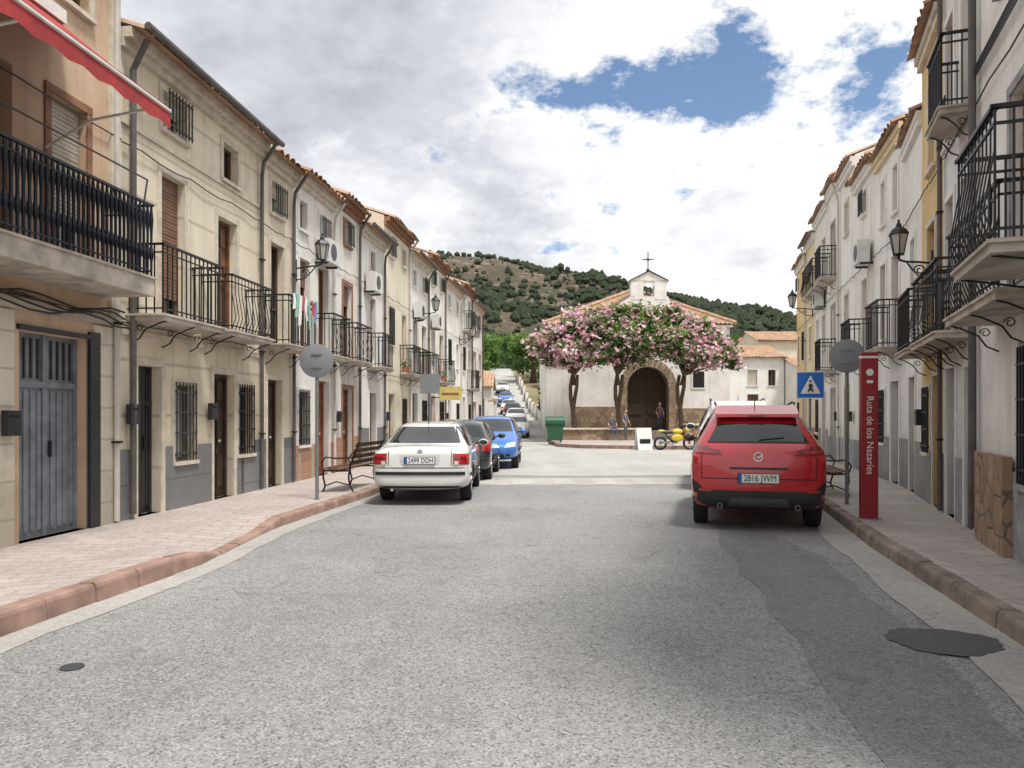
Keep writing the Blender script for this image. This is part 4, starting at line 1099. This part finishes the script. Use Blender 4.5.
def build_body(st,wheels,wr,mat):
    nst=len(st); vs=[]; idx={}
    def half(s):
        y,zb,w,zm,wb,zbelt,wt,zt=s
        return [(w-.12,zb),(w-.02,zb+.12),(w,zm),(wb,zbelt),(wt,zt-.035),(wt*.55,zt-.006),(0,zt)]
    rings=[]
    for s in st:
        h=half(s); ring=[(-x,s[0],z) for x,z in h]+[(x,s[0],z) for x,z in h[-2::-1]]
        rings.append(list(range(len(vs),len(vs)+len(ring)))); vs+=ring
    n=len(rings[0]); fs=[]
    for i in range(nst-1):
        for j in range(n): 
            j2=(j+1)%n
            fs.append((rings[i][j],rings[i][j2],rings[i+1][j2],rings[i+1][j]))
    for e,sgn in ((0,-1),(nst-1,1)):
        h=half(st[e]); R_=rings[e]; fr=[-1,-.55,0,.55,1]
        grid=[]
        for j in range(4):
            row=[R_[j]]
            for f in fr[1:-1]:
                bul=.05*(1-abs(f)) if j in(1,2) else .03*(1-abs(f))
                vs.append((h[j][0]*f,st[e][0]+sgn*bul,h[j][1])); row.append(len(vs)-1)
            row.append(R_[n-1-j]); grid.append(row)
        grid.append([R_[4],R_[5],R_[6],R_[7],R_[8]])
        for j in range(4):
            for k in range(4): fs.append((grid[j][k],grid[j][k+1],grid[j+1][k+1],grid[j+1][k]))
        idx[e]=grid[0]
    out=list(fs)
    def rep(i0,i1,e):
        a=rings[i0][n-1]; b=rings[i0][0]; c=rings[i1][0]; d=rings[i1][n-1]
        for k,f in enumerate(out):
            if set(f)==set((a,b,c,d)):
                g=idx[e]
                if e==0: out[k]=tuple([a]+g[-2:0:-1]+[b,c,d])
                else: out[k]=tuple([a,b,c]+g[1:-1]+[d])
                return
    rep(0,1,0); rep(nst-2,nst-1,nst-1)
    me=bpy.data.meshes.new('body'); me.from_pydata(vs,[],out); me.validate()
    bm=bmesh.new(); bm.from_mesh(me); bmesh.ops.recalc_face_normals(bm,faces=bm.faces)
    cr=bm.edges.layers.float.get('crease_edge') or bm.edges.layers.float.new('crease_edge')
    for e in bm.edges:
        a,b=e.verts[0].index,e.verts[1].index
        for k in (3,9):
            s={r[k] for r in rings}
            if a in s and b in s: e[cr]=.45
        for k in (4,8):
            s={r[k] for r in rings}
            if a in s and b in s: e[cr]=.25
    bm.to_mesh(me); bm.free()
    me.materials.append(mat); me.materials.append(M['cblack'])
    ob=bpy.data.objects.new('body_tmp',me); COL.objects.link(ob)
    sb=ob.modifiers.new('s','SUBSURF'); sb.levels=3; sb.render_levels=3
    cut=MB()
    for wy in wheels:
        for sx in(-1,1):
            w=max(s[2] for s in st)
            cut.lathe((sx*(w-.26),wy,wr),(sx,0,0),[(0,0),(wr+.06,0),(wr+.06,.5),(0,.5)],M['cblack'],32)
    co=cut.obj('cut_tmp',smooth=True)
    bo=ob.modifiers.new('b','BOOLEAN'); bo.operation='DIFFERENCE'; bo.object=co; bo.solver='EXACT'
    dg=bpy.context.evaluated_depsgraph_get(); dg.update()
    nm=bpy.data.meshes.new_from_object(ob.evaluated_get(dg))
    bpy.data.objects.remove(ob); bpy.data.objects.remove(co)
    nm.polygons.foreach_set('use_smooth',[True]*len(nm.polygons)); nm.set_sharp_from_angle(angle=math.radians(38))
    return nm
def car(name,loc,rz,st,wheels,wr,mat,details,z=0,sc=1.0,sz=1.0):
    root=empty(name,(loc[0],loc[1],z),rz); root.scale=(sc,sc,sc*sz)
    me=build_body(st,wheels,wr,mat); me.name='body'
    ob=bpy.data.objects.new('body',me); COL.objects.link(ob); ob.parent=root
    bv=BVHTree.FromPolygons([v.co for v in me.vertices],[tuple(p.vertices) for p in me.polygons])
    D={}
    def patch(part,q,d,mt,off=.006,n=14,m_=8):
        mb=D.setdefault(part,MB())
        vs=[];ok=[]
        for j in range(m_+1):
            for i in range(n+1):
                s,t=i/n,j/m_
                a=q[0][0]*(1-s)*(1-t)+q[1][0]*s*(1-t)+q[2][0]*s*t+q[3][0]*(1-s)*t
                b=q[0][1]*(1-s)*(1-t)+q[1][1]*s*(1-t)+q[2][1]*s*t+q[3][1]*(1-s)*t
                if d=='r': o,dr=Vector((a,-3,b)),Vector((0,1,0))
                elif d=='f': o,dr=Vector((a,9,b)),Vector((0,-1,0))
                elif d=='+': o,dr=Vector((3,a,b)),Vector((-1,0,0))
                else: o,dr=Vector((-3,a,b)),Vector((1,0,0))
                h=bv.ray_cast(o,dr)
                if h[0] is None: vs.append((0,0,0)); ok.append(False)
                else: vs.append(tuple(h[0]-dr*off)); ok.append(True)
        fs=[]
        for j in range(m_):
            for i in range(n):
                f=(j*(n+1)+i,j*(n+1)+i+1,(j+1)*(n+1)+i+1,(j+1)*(n+1)+i)
                if all(ok[k] for k in f): fs.append(f)
        mb.raw(vs,fs,mt)
    def surf(a,b,d):
        if d=='r': h=bv.ray_cast(Vector((a,-3,b)),Vector((0,1,0)))
        else: h=bv.ray_cast(Vector((a,9,b)),Vector((0,-1,0)))
        return h[0].y if h[0] else 0
    mb=D.setdefault('trim_parts',MB())
    details(patch,mb,surf,root,D)
    w=max(s[2] for s in st)
    wh=MB()
    for wy in wheels:
        for sx in(-1,1):
            c=(sx*(w-.235),wy,wr)
            wh.lathe(c,(sx,0,0),[(wr*.62,.0),(wr*.95,0),(wr,.03),(wr,.17),(wr*.95,.2),(wr*.68,.205),(wr*.64,.18)],'tyre',32)
            wh.lathe(c,(sx,0,0),[(wr*.66,.18),(wr*.62,.19),(wr*.58,.10),(0,.10)],'cblack',32)
            for k in range(5):
                a0=k*2*math.pi/5
                P=Vector(c)+Vector((sx*.16,0,0))
                Q=P+Vector((sx*.02,math.cos(a0)*wr*.62,math.sin(a0)*wr*.62))
                wh.tube([tuple(P),tuple(P.lerp(Q,.5)),tuple(Q)],[.05,.035,.04],'rim',6)
            wh.lathe(c,(sx,0,0),[(wr*.66,.185),(wr*.62,.195),(wr*.6,.17)],'rim',32)
            wh.lathe(c,(sx,0,0),[(0,.20),(.05,.195),(.06,.15)],'rim',16)
    wh.obj('wheels',root,smooth=True,sharp=40)
    for k,v in D.items(): v.obj(k,root,smooth=True,sharp=40,recalc=(k=='trim_parts'))
    return root
def plate(mb,root,txt,y,z,face='r',w=.52):
    s=-1 if face=='r' else 1
    y0,y1=sorted((y,y+s*.02)); mb.box(-w/2-.01,w/2+.01,y0,y1,z-.063,z+.063,'cblack')
    y0,y1=sorted((y+s*.02,y+s*.024)); mb.box(-w/2,w/2,y0,y1,z-.055,z+.055,'plate')
    y0,y1=sorted((y+s*.024,y+s*.026)); mb.box(-w/2,-w/2+.045,y0,y1,z-.055,z+.055,'eublue')
    if face=='r': text('plate_text',txt,.115,(.02,y-.027,z),(math.pi/2,0,0),'black',root,.85)
    else: text('plate_text',txt,.115,(.02,y+.027,z),(math.pi/2,0,math.pi),'black',root,.85)
def mirrors(mb,w,y,z,mat):
    for s in(-1,1):
        mb.ell((s*(w+.09),y,z),(.10,.05,.07),mat,12,8); mb.ell((s*(w+.09),y-.035,z),(.085,.025,.055),'cglass',12,8); mb.box(min(s*(w-.08),s*(w+.03)),max(s*(w-.08),s*(w+.03)),y-.02,y+.02,z-.03,z,'cblack')
SUV=[(0,.34,.76,.64,.80,.88,.64,1.00),(.05,.29,.86,.68,.865,.94,.72,1.07),(.17,.24,.895,.72,.875,1.0,.74,1.15),(.38,.22,.90,.74,.87,1.04,.68,1.34),(.66,.22,.90,.74,.87,1.05,.585,1.52),(.95,.22,.90,.74,.87,1.05,.605,1.575),(1.4,.22,.90,.72,.87,1.03,.62,1.61),(2.1,.22,.90,.72,.87,1.02,.61,1.59),(2.6,.22,.90,.70,.87,1.0,.58,1.52),(3.3,.22,.90,.68,.86,.98,.70,1.10),(3.85,.26,.89,.63,.82,.90,.64,1.0),(4.17,.32,.82,.6,.72,.78,.52,.86),(4.27,.38,.72,.56,.62,.66,.42,.72)]
def dSUV(pm,txt):
  def f(patch,mb,surf,root,D):
    patch('rear_glass',[(-.65,1.14),(.65,1.14),(.53,1.37),(-.53,1.37)],'r','cglass',.008,20,10)
    patch('seams',[(-.67,1.125),(.67,1.125),(.66,1.142),(-.66,1.142)],'r','cblack',.012,20,2)
    for s in(-1,1):
        X=lambda a:s*a
        sd='+' if s>0 else '-'
        patch('tail_lights',[(X(.46),.975),(X(.87),.985),(X(.86),1.085),(X(.50),1.03)],'r','lredd',.012,14,6)
        patch('tail_lights',[(X(.56),.992),(X(.85),1.0),(X(.85),1.04),(X(.58),1.012)],'r','lred',.018,8,4)
        patch('tail_lights',[(.02,.985),(.32,1.05),(.28,1.09),(.04,1.08)],sd,'lredd',.010,8,5)
        patch('bumper_cladding',[(X(.66),.48),(X(.90),.48),(X(.90),.66),(X(.80),.61)],'r','cblack',.008,10,5)
        patch('reflectors',[(X(.62),.50),(X(.78),.51),(X(.78),.54),(X(.62),.535)],'r','lred',.014,6,3)
        patch('side_glass',[(.62,1.13),(1.5,1.09),(1.5,1.44),(.90,1.44)],sd,'cglass',.008,12,8)
        patch('side_glass',[(1.56,1.09),(2.95,1.06),(2.45,1.44),(1.56,1.45)],sd,'cglass',.008,14,8)
        patch('bumper_cladding',[(.0,.26),(4.2,.26),(4.2,.42),(.0,.42)],sd,'cblack',.008,60,4)
        for wy in (.80,3.37):
            for k in range(12):
                t0=math.pi*k/12; t1=math.pi*(k+1)/12; ra,rb=.41,.49
                q=[(wy-ra*math.cos(t0),.345+ra*math.sin(t0)),(wy-ra*math.cos(t1),.345+ra*math.sin(t1)),(wy-rb*math.cos(t1),.345+rb*math.sin(t1)),(wy-rb*math.cos(t0),.345+rb*math.sin(t0))]
                patch('arch_trim',q,sd,'cblack',.012,3,3)
        patch('seams',[(X(.735),.66),(X(.745),.66),(X(.745),.98),(X(.735),.98)],'r','seam',.004,2,8)
        mb.tube([(X(.50),surf(X(.50),.36,'r')-.015,.32),(X(.50),.3,.32)],.036,'chrome',14)
        mb.tube([(X(.50),surf(X(.50),.36,'r')-.019,.32),(X(.50),.2,.32)],.030,'inside',14)
        mb.tube([(X(.54),.9,1.58),(X(.56),1.1,1.64),(X(.57),1.5,1.66),(X(.55),2.2,1.62),(X(.54),2.4,1.55)],.016,'cblack',6)
    patch('bumper_cladding',[(-.80,.27),(.80,.27),(.80,.52),(-.80,.52)],'r','cblack',.008,24,8)
    patch('bumper_cladding',[(-.40,.31),(.40,.31),(.36,.43),(-.36,.43)],'r','irong',.02,12,6)
    patch('seams',[(-.73,.665),(.73,.665),(.73,.676),(-.73,.676)],'r','seam',.004,20,2)
    patch('seams',[(-.36,.79),(.36,.79),(.38,.815),(-.38,.815)],'r','cblack',.012,14,2)
    y=surf(0,.67,'r'); plate(mb,root,txt,y-.005,.68)
    ye=surf(0,.95,'r')
    mb.lathe((0,ye-.012,.95),(0,1,0),[(.045,0),(.062,.0),(.062,.012),(.045,.012)],'chrome',20); mb.tube([(-.05,ye-.012,.965),(0,ye-.014,.935),(.05,ye-.012,.965)],.008,'chrome',5)
    vs=[(-.56,.44,1.45),(.56,.44,1.45),(.585,.80,1.54),(-.585,.80,1.54),(-.56,.45,1.49),(.56,.45,1.49),(.56,.88,1.61),(-.56,.88,1.61)]
    mb.raw(vs,[(0,3,2,1),(4,5,6,7),(0,1,5,4),(1,2,6,5),(2,3,7,6),(3,0,4,7)],pm)
    mb.box(-.12,.12,.432,.442,1.46,1.475,'lredd')
    mb.tube([(0,1.0,1.57),(0,.88,1.74)],[.012,.004],'cblack',6)
    mb.tube([(.02,surf(.02,1.16,'r')-.02,1.16),(.35,surf(.35,1.19,'r')-.02,1.19)],.007,'cblack',5)
    patch('windscreen',[(-.66,1.10),(.66,1.10),(.53,1.42),(-.53,1.42)],'f','cglass',.008,18,10)
    mirrors(mb,.91,2.75,1.12,pm)
  return f
car('red_suv',(3.32,10.25),-math.radians(15),SUV,(.80,3.37),.345,M['pred'],dSUV('pred','2816 JWM'),sz=1.07)
car('white_minivan',(4.70,15.6),-math.radians(13),SUV,(.80,3.37),.335,M['pwhite'],dSUV('pwhite','7341 FGT'),sz=1.17)
SED=[(0,.33,.76,.58,.76,.86,.62,.96),(.07,.28,.83,.60,.81,.90,.68,1.02),(.25,.24,.865,.62,.84,.93,.70,1.045),(.58,.22,.87,.62,.85,.945,.70,1.055),(1.18,.2,.87,.62,.85,.95,.57,1.385),(1.5,.2,.87,.62,.85,.95,.58,1.44),(2.05,.2,.87,.62,.85,.95,.59,1.47),(2.6,.2,.87,.62,.85,.94,.58,1.455),(2.95,.2,.87,.62,.85,.93,.56,1.39),(3.62,.2,.87,.62,.84,.90,.69,1.0),(4.25,.22,.86,.58,.80,.83,.62,.90),(4.56,.28,.80,.55,.70,.72,.55,.78),(4.67,.34,.70,.52,.6,.62,.45,.66)]
def dSED(patch,mb,surf,root,D):
    patch('rear_glass',[(-.66,1.075),(.66,1.075),(.53,1.36),(-.53,1.36)],'r','cglass',.008,20,12)
    for s in(-1,1):
        X=lambda a:s*a
        sd='+' if s>0 else '-'
        patch('tail_lights',[(X(.58),.72),(X(.85),.72),(X(.83),.91),(X(.57),.91)],'r','lred',.012,10,8)
        patch('tail_lights',[(X(.60),.72),(X(.67),.72),(X(.67),.78),(X(.60),.78)],'r','lwht',.018,5,5)
        patch('tail_lights',[(X(.60),.81),(X(.84),.81),(X(.84),.85),(X(.60),.85)],'r','lredd',.018,8,4)
        patch('tail_lights',[(.02,.72),(.24,.72),(.22,.91),(.05,.91)],sd,'lred',.010,6,6)
        patch('side_glass',[(.85,1.02),(1.95,.99),(1.95,1.37),(1.30,1.36)],sd,'cglass',.008,14,8)
        patch('side_glass',[(2.02,.99),(3.25,.98),(2.78,1.36),(2.02,1.38)],sd,'cglass',.008,14,8)
        patch('seams',[(.3,.50),(4.3,.50),(4.3,.55),(.3,.55)],sd,'cblack',.014,40,3)
        for yy in (1.35,1.98,3.25): patch('seams',[(yy,.3),(yy+.012,.3),(yy+.012,.95),(yy,.95)],sd,'seam',.004,2,10)
        patch('seams',[(X(.54),.70),(X(.552),.70),(X(.552),.98),(X(.54),.98)],'r','seam',.004,2,8)
    patch('bumper_strip',[(-.84,.535),(.84,.535),(.84,.595),(-.84,.595)],'r','cblack',.014,26,4)
    patch('seams',[(-.84,.655),(.84,.655),(.84,.668),(-.84,.668)],'r','seam',.004,26,2)
    patch('bumper_strip',[(-.7,.30),(.7,.30),(.74,.345),(-.74,.345)],'r','cblack',.006,20,3)
    patch('garnish',[(-.33,.72),(.33,.72),(.36,.89),(-.36,.89)],'r','psilver',.004,12,6)
    y=surf(0,.8,'r'); plate(mb,root,'2499 DDH',y-.008,.79)
    mb.lathe((0,surf(0,.94,'r')-.012,.94),(0,1,0),[(0.0,0),(.045,.0),(.045,.012)],'chrome',18)
    mb.tube([(-.5,surf(-.5,.3,'r')-.02,.27),(-.5,.3,.27)],.028,'chrome',10)
    mb.tube([(0,1.3,1.41),(0,1.15,1.56)],[.01,.004],'cblack',5)
    mirrors(mb,.87,3.1,1.0,'pwhite')
    patch('windscreen',[(-.66,1.02),(.66,1.02),(.53,1.35),(-.53,1.35)],'f','cglass',.008,18,10)
car('white_sedan',(-1.60,13.2),-math.radians(.5),SED,(1.02,3.72),.315,M['pwhite'],dSED,sc=1.0)
HAT=[(0,.30,.74,.58,.74,.82,.60,.94),(.06,.26,.81,.60,.80,.88,.68,1.0),(.16,.22,.84,.62,.82,.93,.69,1.06),(.48,.2,.845,.62,.82,.95,.58,1.38),(.75,.2,.845,.62,.82,.95,.59,1.44),(1.4,.2,.845,.62,.82,.95,.6,1.48),(2.0,.2,.845,.62,.82,.94,.59,1.46),(2.35,.2,.845,.62,.82,.93,.57,1.40),(3.0,.2,.845,.62,.81,.90,.66,1.02),(3.45,.24,.83,.58,.77,.82,.58,.90),(3.72,.28,.76,.55,.66,.70,.5,.77),(3.82,.34,.66,.52,.56,.6,.4,.64)]
def dHAT(pm):
    def f(patch,mb,surf,root,D):
        patch('rear_glass',[(-.64,1.07),(.64,1.07),(.55,1.34),(-.55,1.34)],'r','cglass',.008,18,8)
        patch('windscreen',[(-.64,1.03),(.64,1.03),(.53,1.37),(-.53,1.37)],'f','cglass',.008,20,10)
        for s in(-1,1):
            X=lambda a:s*a
            sd='+' if s>0 else '-'
            patch('tail_lights',[(X(.62),.72),(X(.82),.72),(X(.80),.98),(X(.64),.98)],'r','lred',.012,8,8)
            patch('head_lights',[(X(.44),.60),(X(.74),.62),(X(.74),.76),(X(.50),.72)],'f','lwht',.012,10,8)
            patch('fog_lights',[(X(.48),.36),(X(.60),.36),(X(.60),.43),(X(.48),.43)],'f','cblack',.012,6,4)
            patch('side_glass',[(.72,1.02),(1.45,1.0),(1.45,1.36),(.9,1.36)],sd,'cglass',.008,12,8)
            patch('side_glass',[(1.52,1.0),(2.7,.98),(2.2,1.36),(1.52,1.37)],sd,'cglass',.008,14,8)
            for yy in (.95,1.48,2.7): patch('seams',[(yy,.32),(yy+.012,.32),(yy+.012,.94),(yy,.94)],sd,'seam',.004,2,10)
            patch('seams',[(.5,.50),(3.4,.50),(3.4,.55),(.5,.55)],sd,'cblack',.014,40,3)
        patch('grille',[(-.32,.61),(.32,.61),(.30,.68),(-.30,.68)],'f','cblack',.010,12,4)
        patch('grille',[(-.45,.32),(.45,.32),(.42,.43),(-.42,.43)],'f','cblack',.010,14,5)
        patch('bumper_strip',[(-.78,.50),(.78,.50),(.78,.53),(-.78,.53)],'r','cblack',.01,20,3)
        plate(mb,root,'5834 CHK',surf(0,.52,'f')+.004,.50,'f'); plate(mb,root,'5834 CHK',surf(0,.6,'r')-.004,.62,'r')
        mb.lathe((0,surf(0,.69,'f')+.0,.70),(0,1,0),[(.05,.0),(.05,.014),(0,.014)],'chrome',16)
        mirrors(mb,.84,2.5,1.02,pm)
    return f
car('dark_hatchback',(-1.34,18.1),-math.radians(3),HAT,(.62,3.1),.30,M['pdark'],dHAT('pdark'))
a=math.radians(2)
car('blue_hatchback',(-.68+3.82*math.sin(a),22.2+3.82*math.cos(a)),math.pi-a,HAT,(.62,3.1),.30,M['pblue'],dHAT('pblue'),sc=1.06)
for i,(x,y,pm,fr) in enumerate([(.35,50,'psilver',1),(.3,57.5,'pwhite',1),(.05,66,'pdark',0),(-.3,73,'pwhite',1),(-.7,81,'pblue',1),(-1.1,89,'pwhite',1)]):
    car('parked_car',(x,y+ (3.8 if fr else 0)),math.pi if fr else 0,HAT,(.62,3.1),.30,M[pm],dHAT(pm),z=zg(x,y+2))
# ---------------------------------------------------------------- people
M['skin']=simple('skin',(.50,.30,.21),.6,var=.06); M['hair']=simple('hair',(.03,.02,.015),.7)
def person(name,loc,rz,top,bot,seated=False):
    root=empty(name,loc,rz)
    mats=[simple('shirt',top,.9),simple('trousers',bot,.9),M['skin']]
    V=[];E=[];Rr=[]
    def v(p,r,par=None):
        V.append(p);Rr.append(r)
        if par is not None:E.append((par,len(V)-1))
        return len(V)-1
    hp=.5 if seated else .92
    pel=v((0,0,hp),(.15,.11)); ab=v((0,.0,hp+.2),(.13,.095),pel); ch=v((0,.01,hp+.40),(.15,.11),ab); nk=v((0,0,hp+.53),(.06,.055),ch); hd=v((0,-.01,hp+.60),(.05,.05),nk)
    for s in(-1,1):
        sh=v((s*.17,0,hp+.45),(.06,.06),ch); el=v((s*.24,-.02-.05*seated,hp+.19),(.042,.042),sh)
        wr=v((s*.2,-.14-.1*seated,hp+.02+.05*seated),(.027,.027),el)
        if seated:
            h=v((s*.1,-.04,hp),(.095,.09),pel); kn=v((s*.12,-.44,hp+.0),(.062,.062),h); an=v((s*.12,-.46,.1),(.04,.04),kn)
        else:
            h=v((s*.09,0,hp-.06),(.095,.095),pel); kn=v((s*.1,-.02+.04*s,.5),(.06,.06),h); an=v((s*.11,.05*s,.09),(.038,.038),kn)
        v((s*.12,(V[an][1])-.16,.04),(.035,.03),an)
    me=bpy.data.meshes.new('figure'); me.from_pydata(V,E,[])
    ob=bpy.data.objects.new('figure_tmp',me); COL.objects.link(ob)
    sk=ob.modifiers.new('s','SKIN'); 
    for i,d in enumerate(me.skin_vertices[0].data): d.radius=Rr[i]; d.use_root=(i==0)
    ss=ob.modifiers.new('ss','SUBSURF'); ss.levels=2; ss.render_levels=2
    dg=bpy.context.evaluated_depsgraph_get(); dg.update()
    nm=bpy.data.meshes.new_from_object(ob.evaluated_get(dg)); bpy.data.objects.remove(ob)
    nm.materials.clear()
    for m_ in mats: nm.materials.append(m_)
    for p in nm.polygons:
        c=p.center; p.use_smooth=True
        if c.z>hp+.52: p.material_index=2
        elif abs(c.x)>.165 and c.z<hp+.26 and c.z>hp-.15 and not (seated and c.y<-.4): p.material_index=2
        elif c.z>hp+.02: p.material_index=0
        else: p.material_index=1
    o=bpy.data.objects.new('body',nm); COL.objects.link(o); o.parent=root
    m=MB(); zc=hp+.71
    m.ell((0,-.015,zc),(.075,.095,.115),'skin',14,10); m.ell((0,.015,zc+.03),(.083,.098,.11),'hair',14,10)
    m.ell((0,-.115,zc-.01),(.012,.018,.022),'skin',8,5)
    for s in(-1,1):
        m.ell((s*.03,-.103,zc+.012),(.012,.008,.008),'hair',6,4); m.ell((s*.078,0,zc),(.012,.025,.03),'skin',8,5)
        w=Vector((s*.2,-.14-.1*seated,hp+.02+.05*seated))
        m.ell(tuple(w+Vector((0,-.03,-.05))),(.02,.032,.045),'skin',8,6)
        for k,(dx,l) in enumerate(((-.022,.065),(-.008,.075),(.008,.07),(.022,.055))):
            b=w+Vector((0,-.03+dx,-.085)); m.tube([tuple(b),tuple(b+Vector((0,-.01,-l*.5))),tuple(b+Vector((-s*.012,-.012,-l)))],[.009,.008,.006],'skin',5)
        b=w+Vector((-s*.01,-.055,-.04)); m.tube([tuple(b),tuple(b+Vector((-s*.01,-.02,-.03))),tuple(b+Vector((-s*.01,-.022,-.055)))],[.01,.009,.007],'skin',5)
    m.ell((0,-.108,zc-.048),(.022,.006,.006),'lred',8,4)
    m.obj('head_and_hands',root,smooth=True)
person('person',(8.95,46.1,.62),.3,(.16,.10,.10),(.05,.06,.1))
person('person',(5.6,42.55,.38),.2,(.10,.10,.11),(.08,.1,.2),True)
person('person',(6.3,42.2,.16),.8,(.12,.12,.14),(.1,.1,.12))
# ---------------------------------------------------------------- sky & sun
el,azv=math.radians(66),Vector((.50,-.62,0)).normalized()
sd=Vector((azv.x*math.cos(el),azv.y*math.cos(el),math.sin(el)))
w=bpy.data.worlds.new('World'); scene.world=w; w.use_nodes=True; nt=w.node_tree
for n_ in list(nt.nodes): nt.nodes.remove(n_)
out=N(nt,'ShaderNodeOutputWorld'); sky=N(nt,'ShaderNodeTexSky'); sky.sky_type='NISHITA'; sky.sun_disc=False
sky.sun_elevation=el; sky.sun_rotation=math.atan2(sd.x,sd.y); sky.ozone_density=2.0; sky.dust_density=.4
b1=N(nt,'ShaderNodeBackground'); b1.inputs[1].default_value=.15; L(nt,sky.outputs[0],b1.inputs[0])
tc=N(nt,'ShaderNodeTexCoord').outputs['Generated']
sep=N(nt,'ShaderNodeSeparateXYZ'); L(nt,tc,sep.inputs[0])
def mth(op,a,b=None,clamp=False):
    n=N(nt,'ShaderNodeMath',operation=op); n.use_clamp=clamp
    for i,v in enumerate((a,b)):
        if v is None: continue
        if isinstance(v,(int,float)): n.inputs[i].default_value=v
        else: L(nt,v,n.inputs[i])
    return n.outputs[0]
zc=mth('MAXIMUM',mth('ADD',sep.outputs[2],.34),.05)
cmb=N(nt,'ShaderNodeCombineXYZ'); L(nt,mth('DIVIDE',sep.outputs[0],zc),cmb.inputs[0]); L(nt,mth('DIVIDE',sep.outputs[1],zc),cmb.inputs[1]); cmb.inputs[2].default_value=3.3
P=cmb.outputs[0]
n1a=noi(nt,P,6.0,10,.64); n2=noi(nt,mapping(nt,P,(1,1,1),(0,0,.5)),2.0,5,.55)
n1=mth('ADD',mth('MULTIPLY',mth('SUBTRACT',n1a,.5),2.3),.5)
def hole(px,py,r,k):
    d=Vector((px-512,760,415-py)).normalized()
    vm=N(nt,'ShaderNodeVectorMath',operation='DISTANCE'); L(nt,tc,vm.inputs[0]); vm.inputs[1].default_value=d
    mr=N(nt,'ShaderNodeMapRange'); mr.interpolation_type='SMOOTHSTEP'; L(nt,vm.outputs['Value'],mr.inputs[0]); mr.inputs[1].default_value=r; mr.inputs[2].default_value=0; mr.inputs[3].default_value=0; mr.inputs[4].default_value=k
    return mr.outputs[0]
hsum=mth('ADD',mth('ADD',hole(690,88,.16,.46),hole(620,95,.11,.30)),mth('ADD',hole(860,84,.12,.38),hole(520,82,.08,.42)))
hsum=mth('ADD',hsum,mth('ADD',hole(610,232,.06,.32),hole(750,60,.10,.30)))
dens=mth('SUBTRACT',mth('ADD',n1,.37),hsum)
mask=ramp(nt,dens,.34,.58)
edge=ramp(nt,dens,.5,.8,(.22,.22,.22),(0,0,0))
tone=mth('ADD',mth('MULTIPLY',n2,.95),mth('MULTIPLY',noi(nt,P,5.5,7,.64),.60))
dk=mth('ADD',hole(330,-20,.60,.22),mth('ADD',hole(660,0,.24,.10),hole(720,235,.12,.06)))
tone2=mth('ADD',mth('SUBTRACT',mth('SUBTRACT',tone,.05),dk),mth('MULTIPLY',edge,.5))
cr=N(nt,'ShaderNodeValToRGB'); L(nt,tone2,cr.inputs[0])
e=cr.color_ramp.elements; e[0].position=.24; e[0].color=(.42,.43,.47,1); e[1].position=.76; e[1].color=(1.05,1.05,1.05,1)
m_=e.new(.48); m_.color=(.64,.66,.71,1); m2_=e.new(.62); m2_.color=(.86,.87,.90,1)
b2=N(nt,'ShaderNodeBackground'); b2.inputs[1].default_value=1.08; L(nt,cr.outputs[0],b2.inputs[0])
ms=N(nt,'ShaderNodeMixShader'); L(nt,mask,ms.inputs[0]); L(nt,b1.outputs[0],ms.inputs[1]); L(nt,b2.outputs[0],ms.inputs[2]); L(nt,ms.outputs[0],out.inputs[0])
sl=bpy.data.lights.new('sun','SUN'); sl.energy=4.4; sl.angle=math.radians(12); sl.color=(1,.96,.895)
so=bpy.data.objects.new('sun',sl); COL.objects.link(so); so.rotation_euler=sd.to_track_quat('Z','Y').to_euler()
# ---------------------------------------------------------------- camera
cd=bpy.data.cameras.new('camera'); cam=bpy.data.objects.new('camera',cd); COL.objects.link(cam)
cam.location=(0,0,1.58); cam.rotation_euler=(math.pi/2,0,0); cd.lens=26.72; cd.sensor_width=36; cd.shift_y=31/1024; cd.clip_end=5000; cd.clip_start=.05
scene.camera=cam
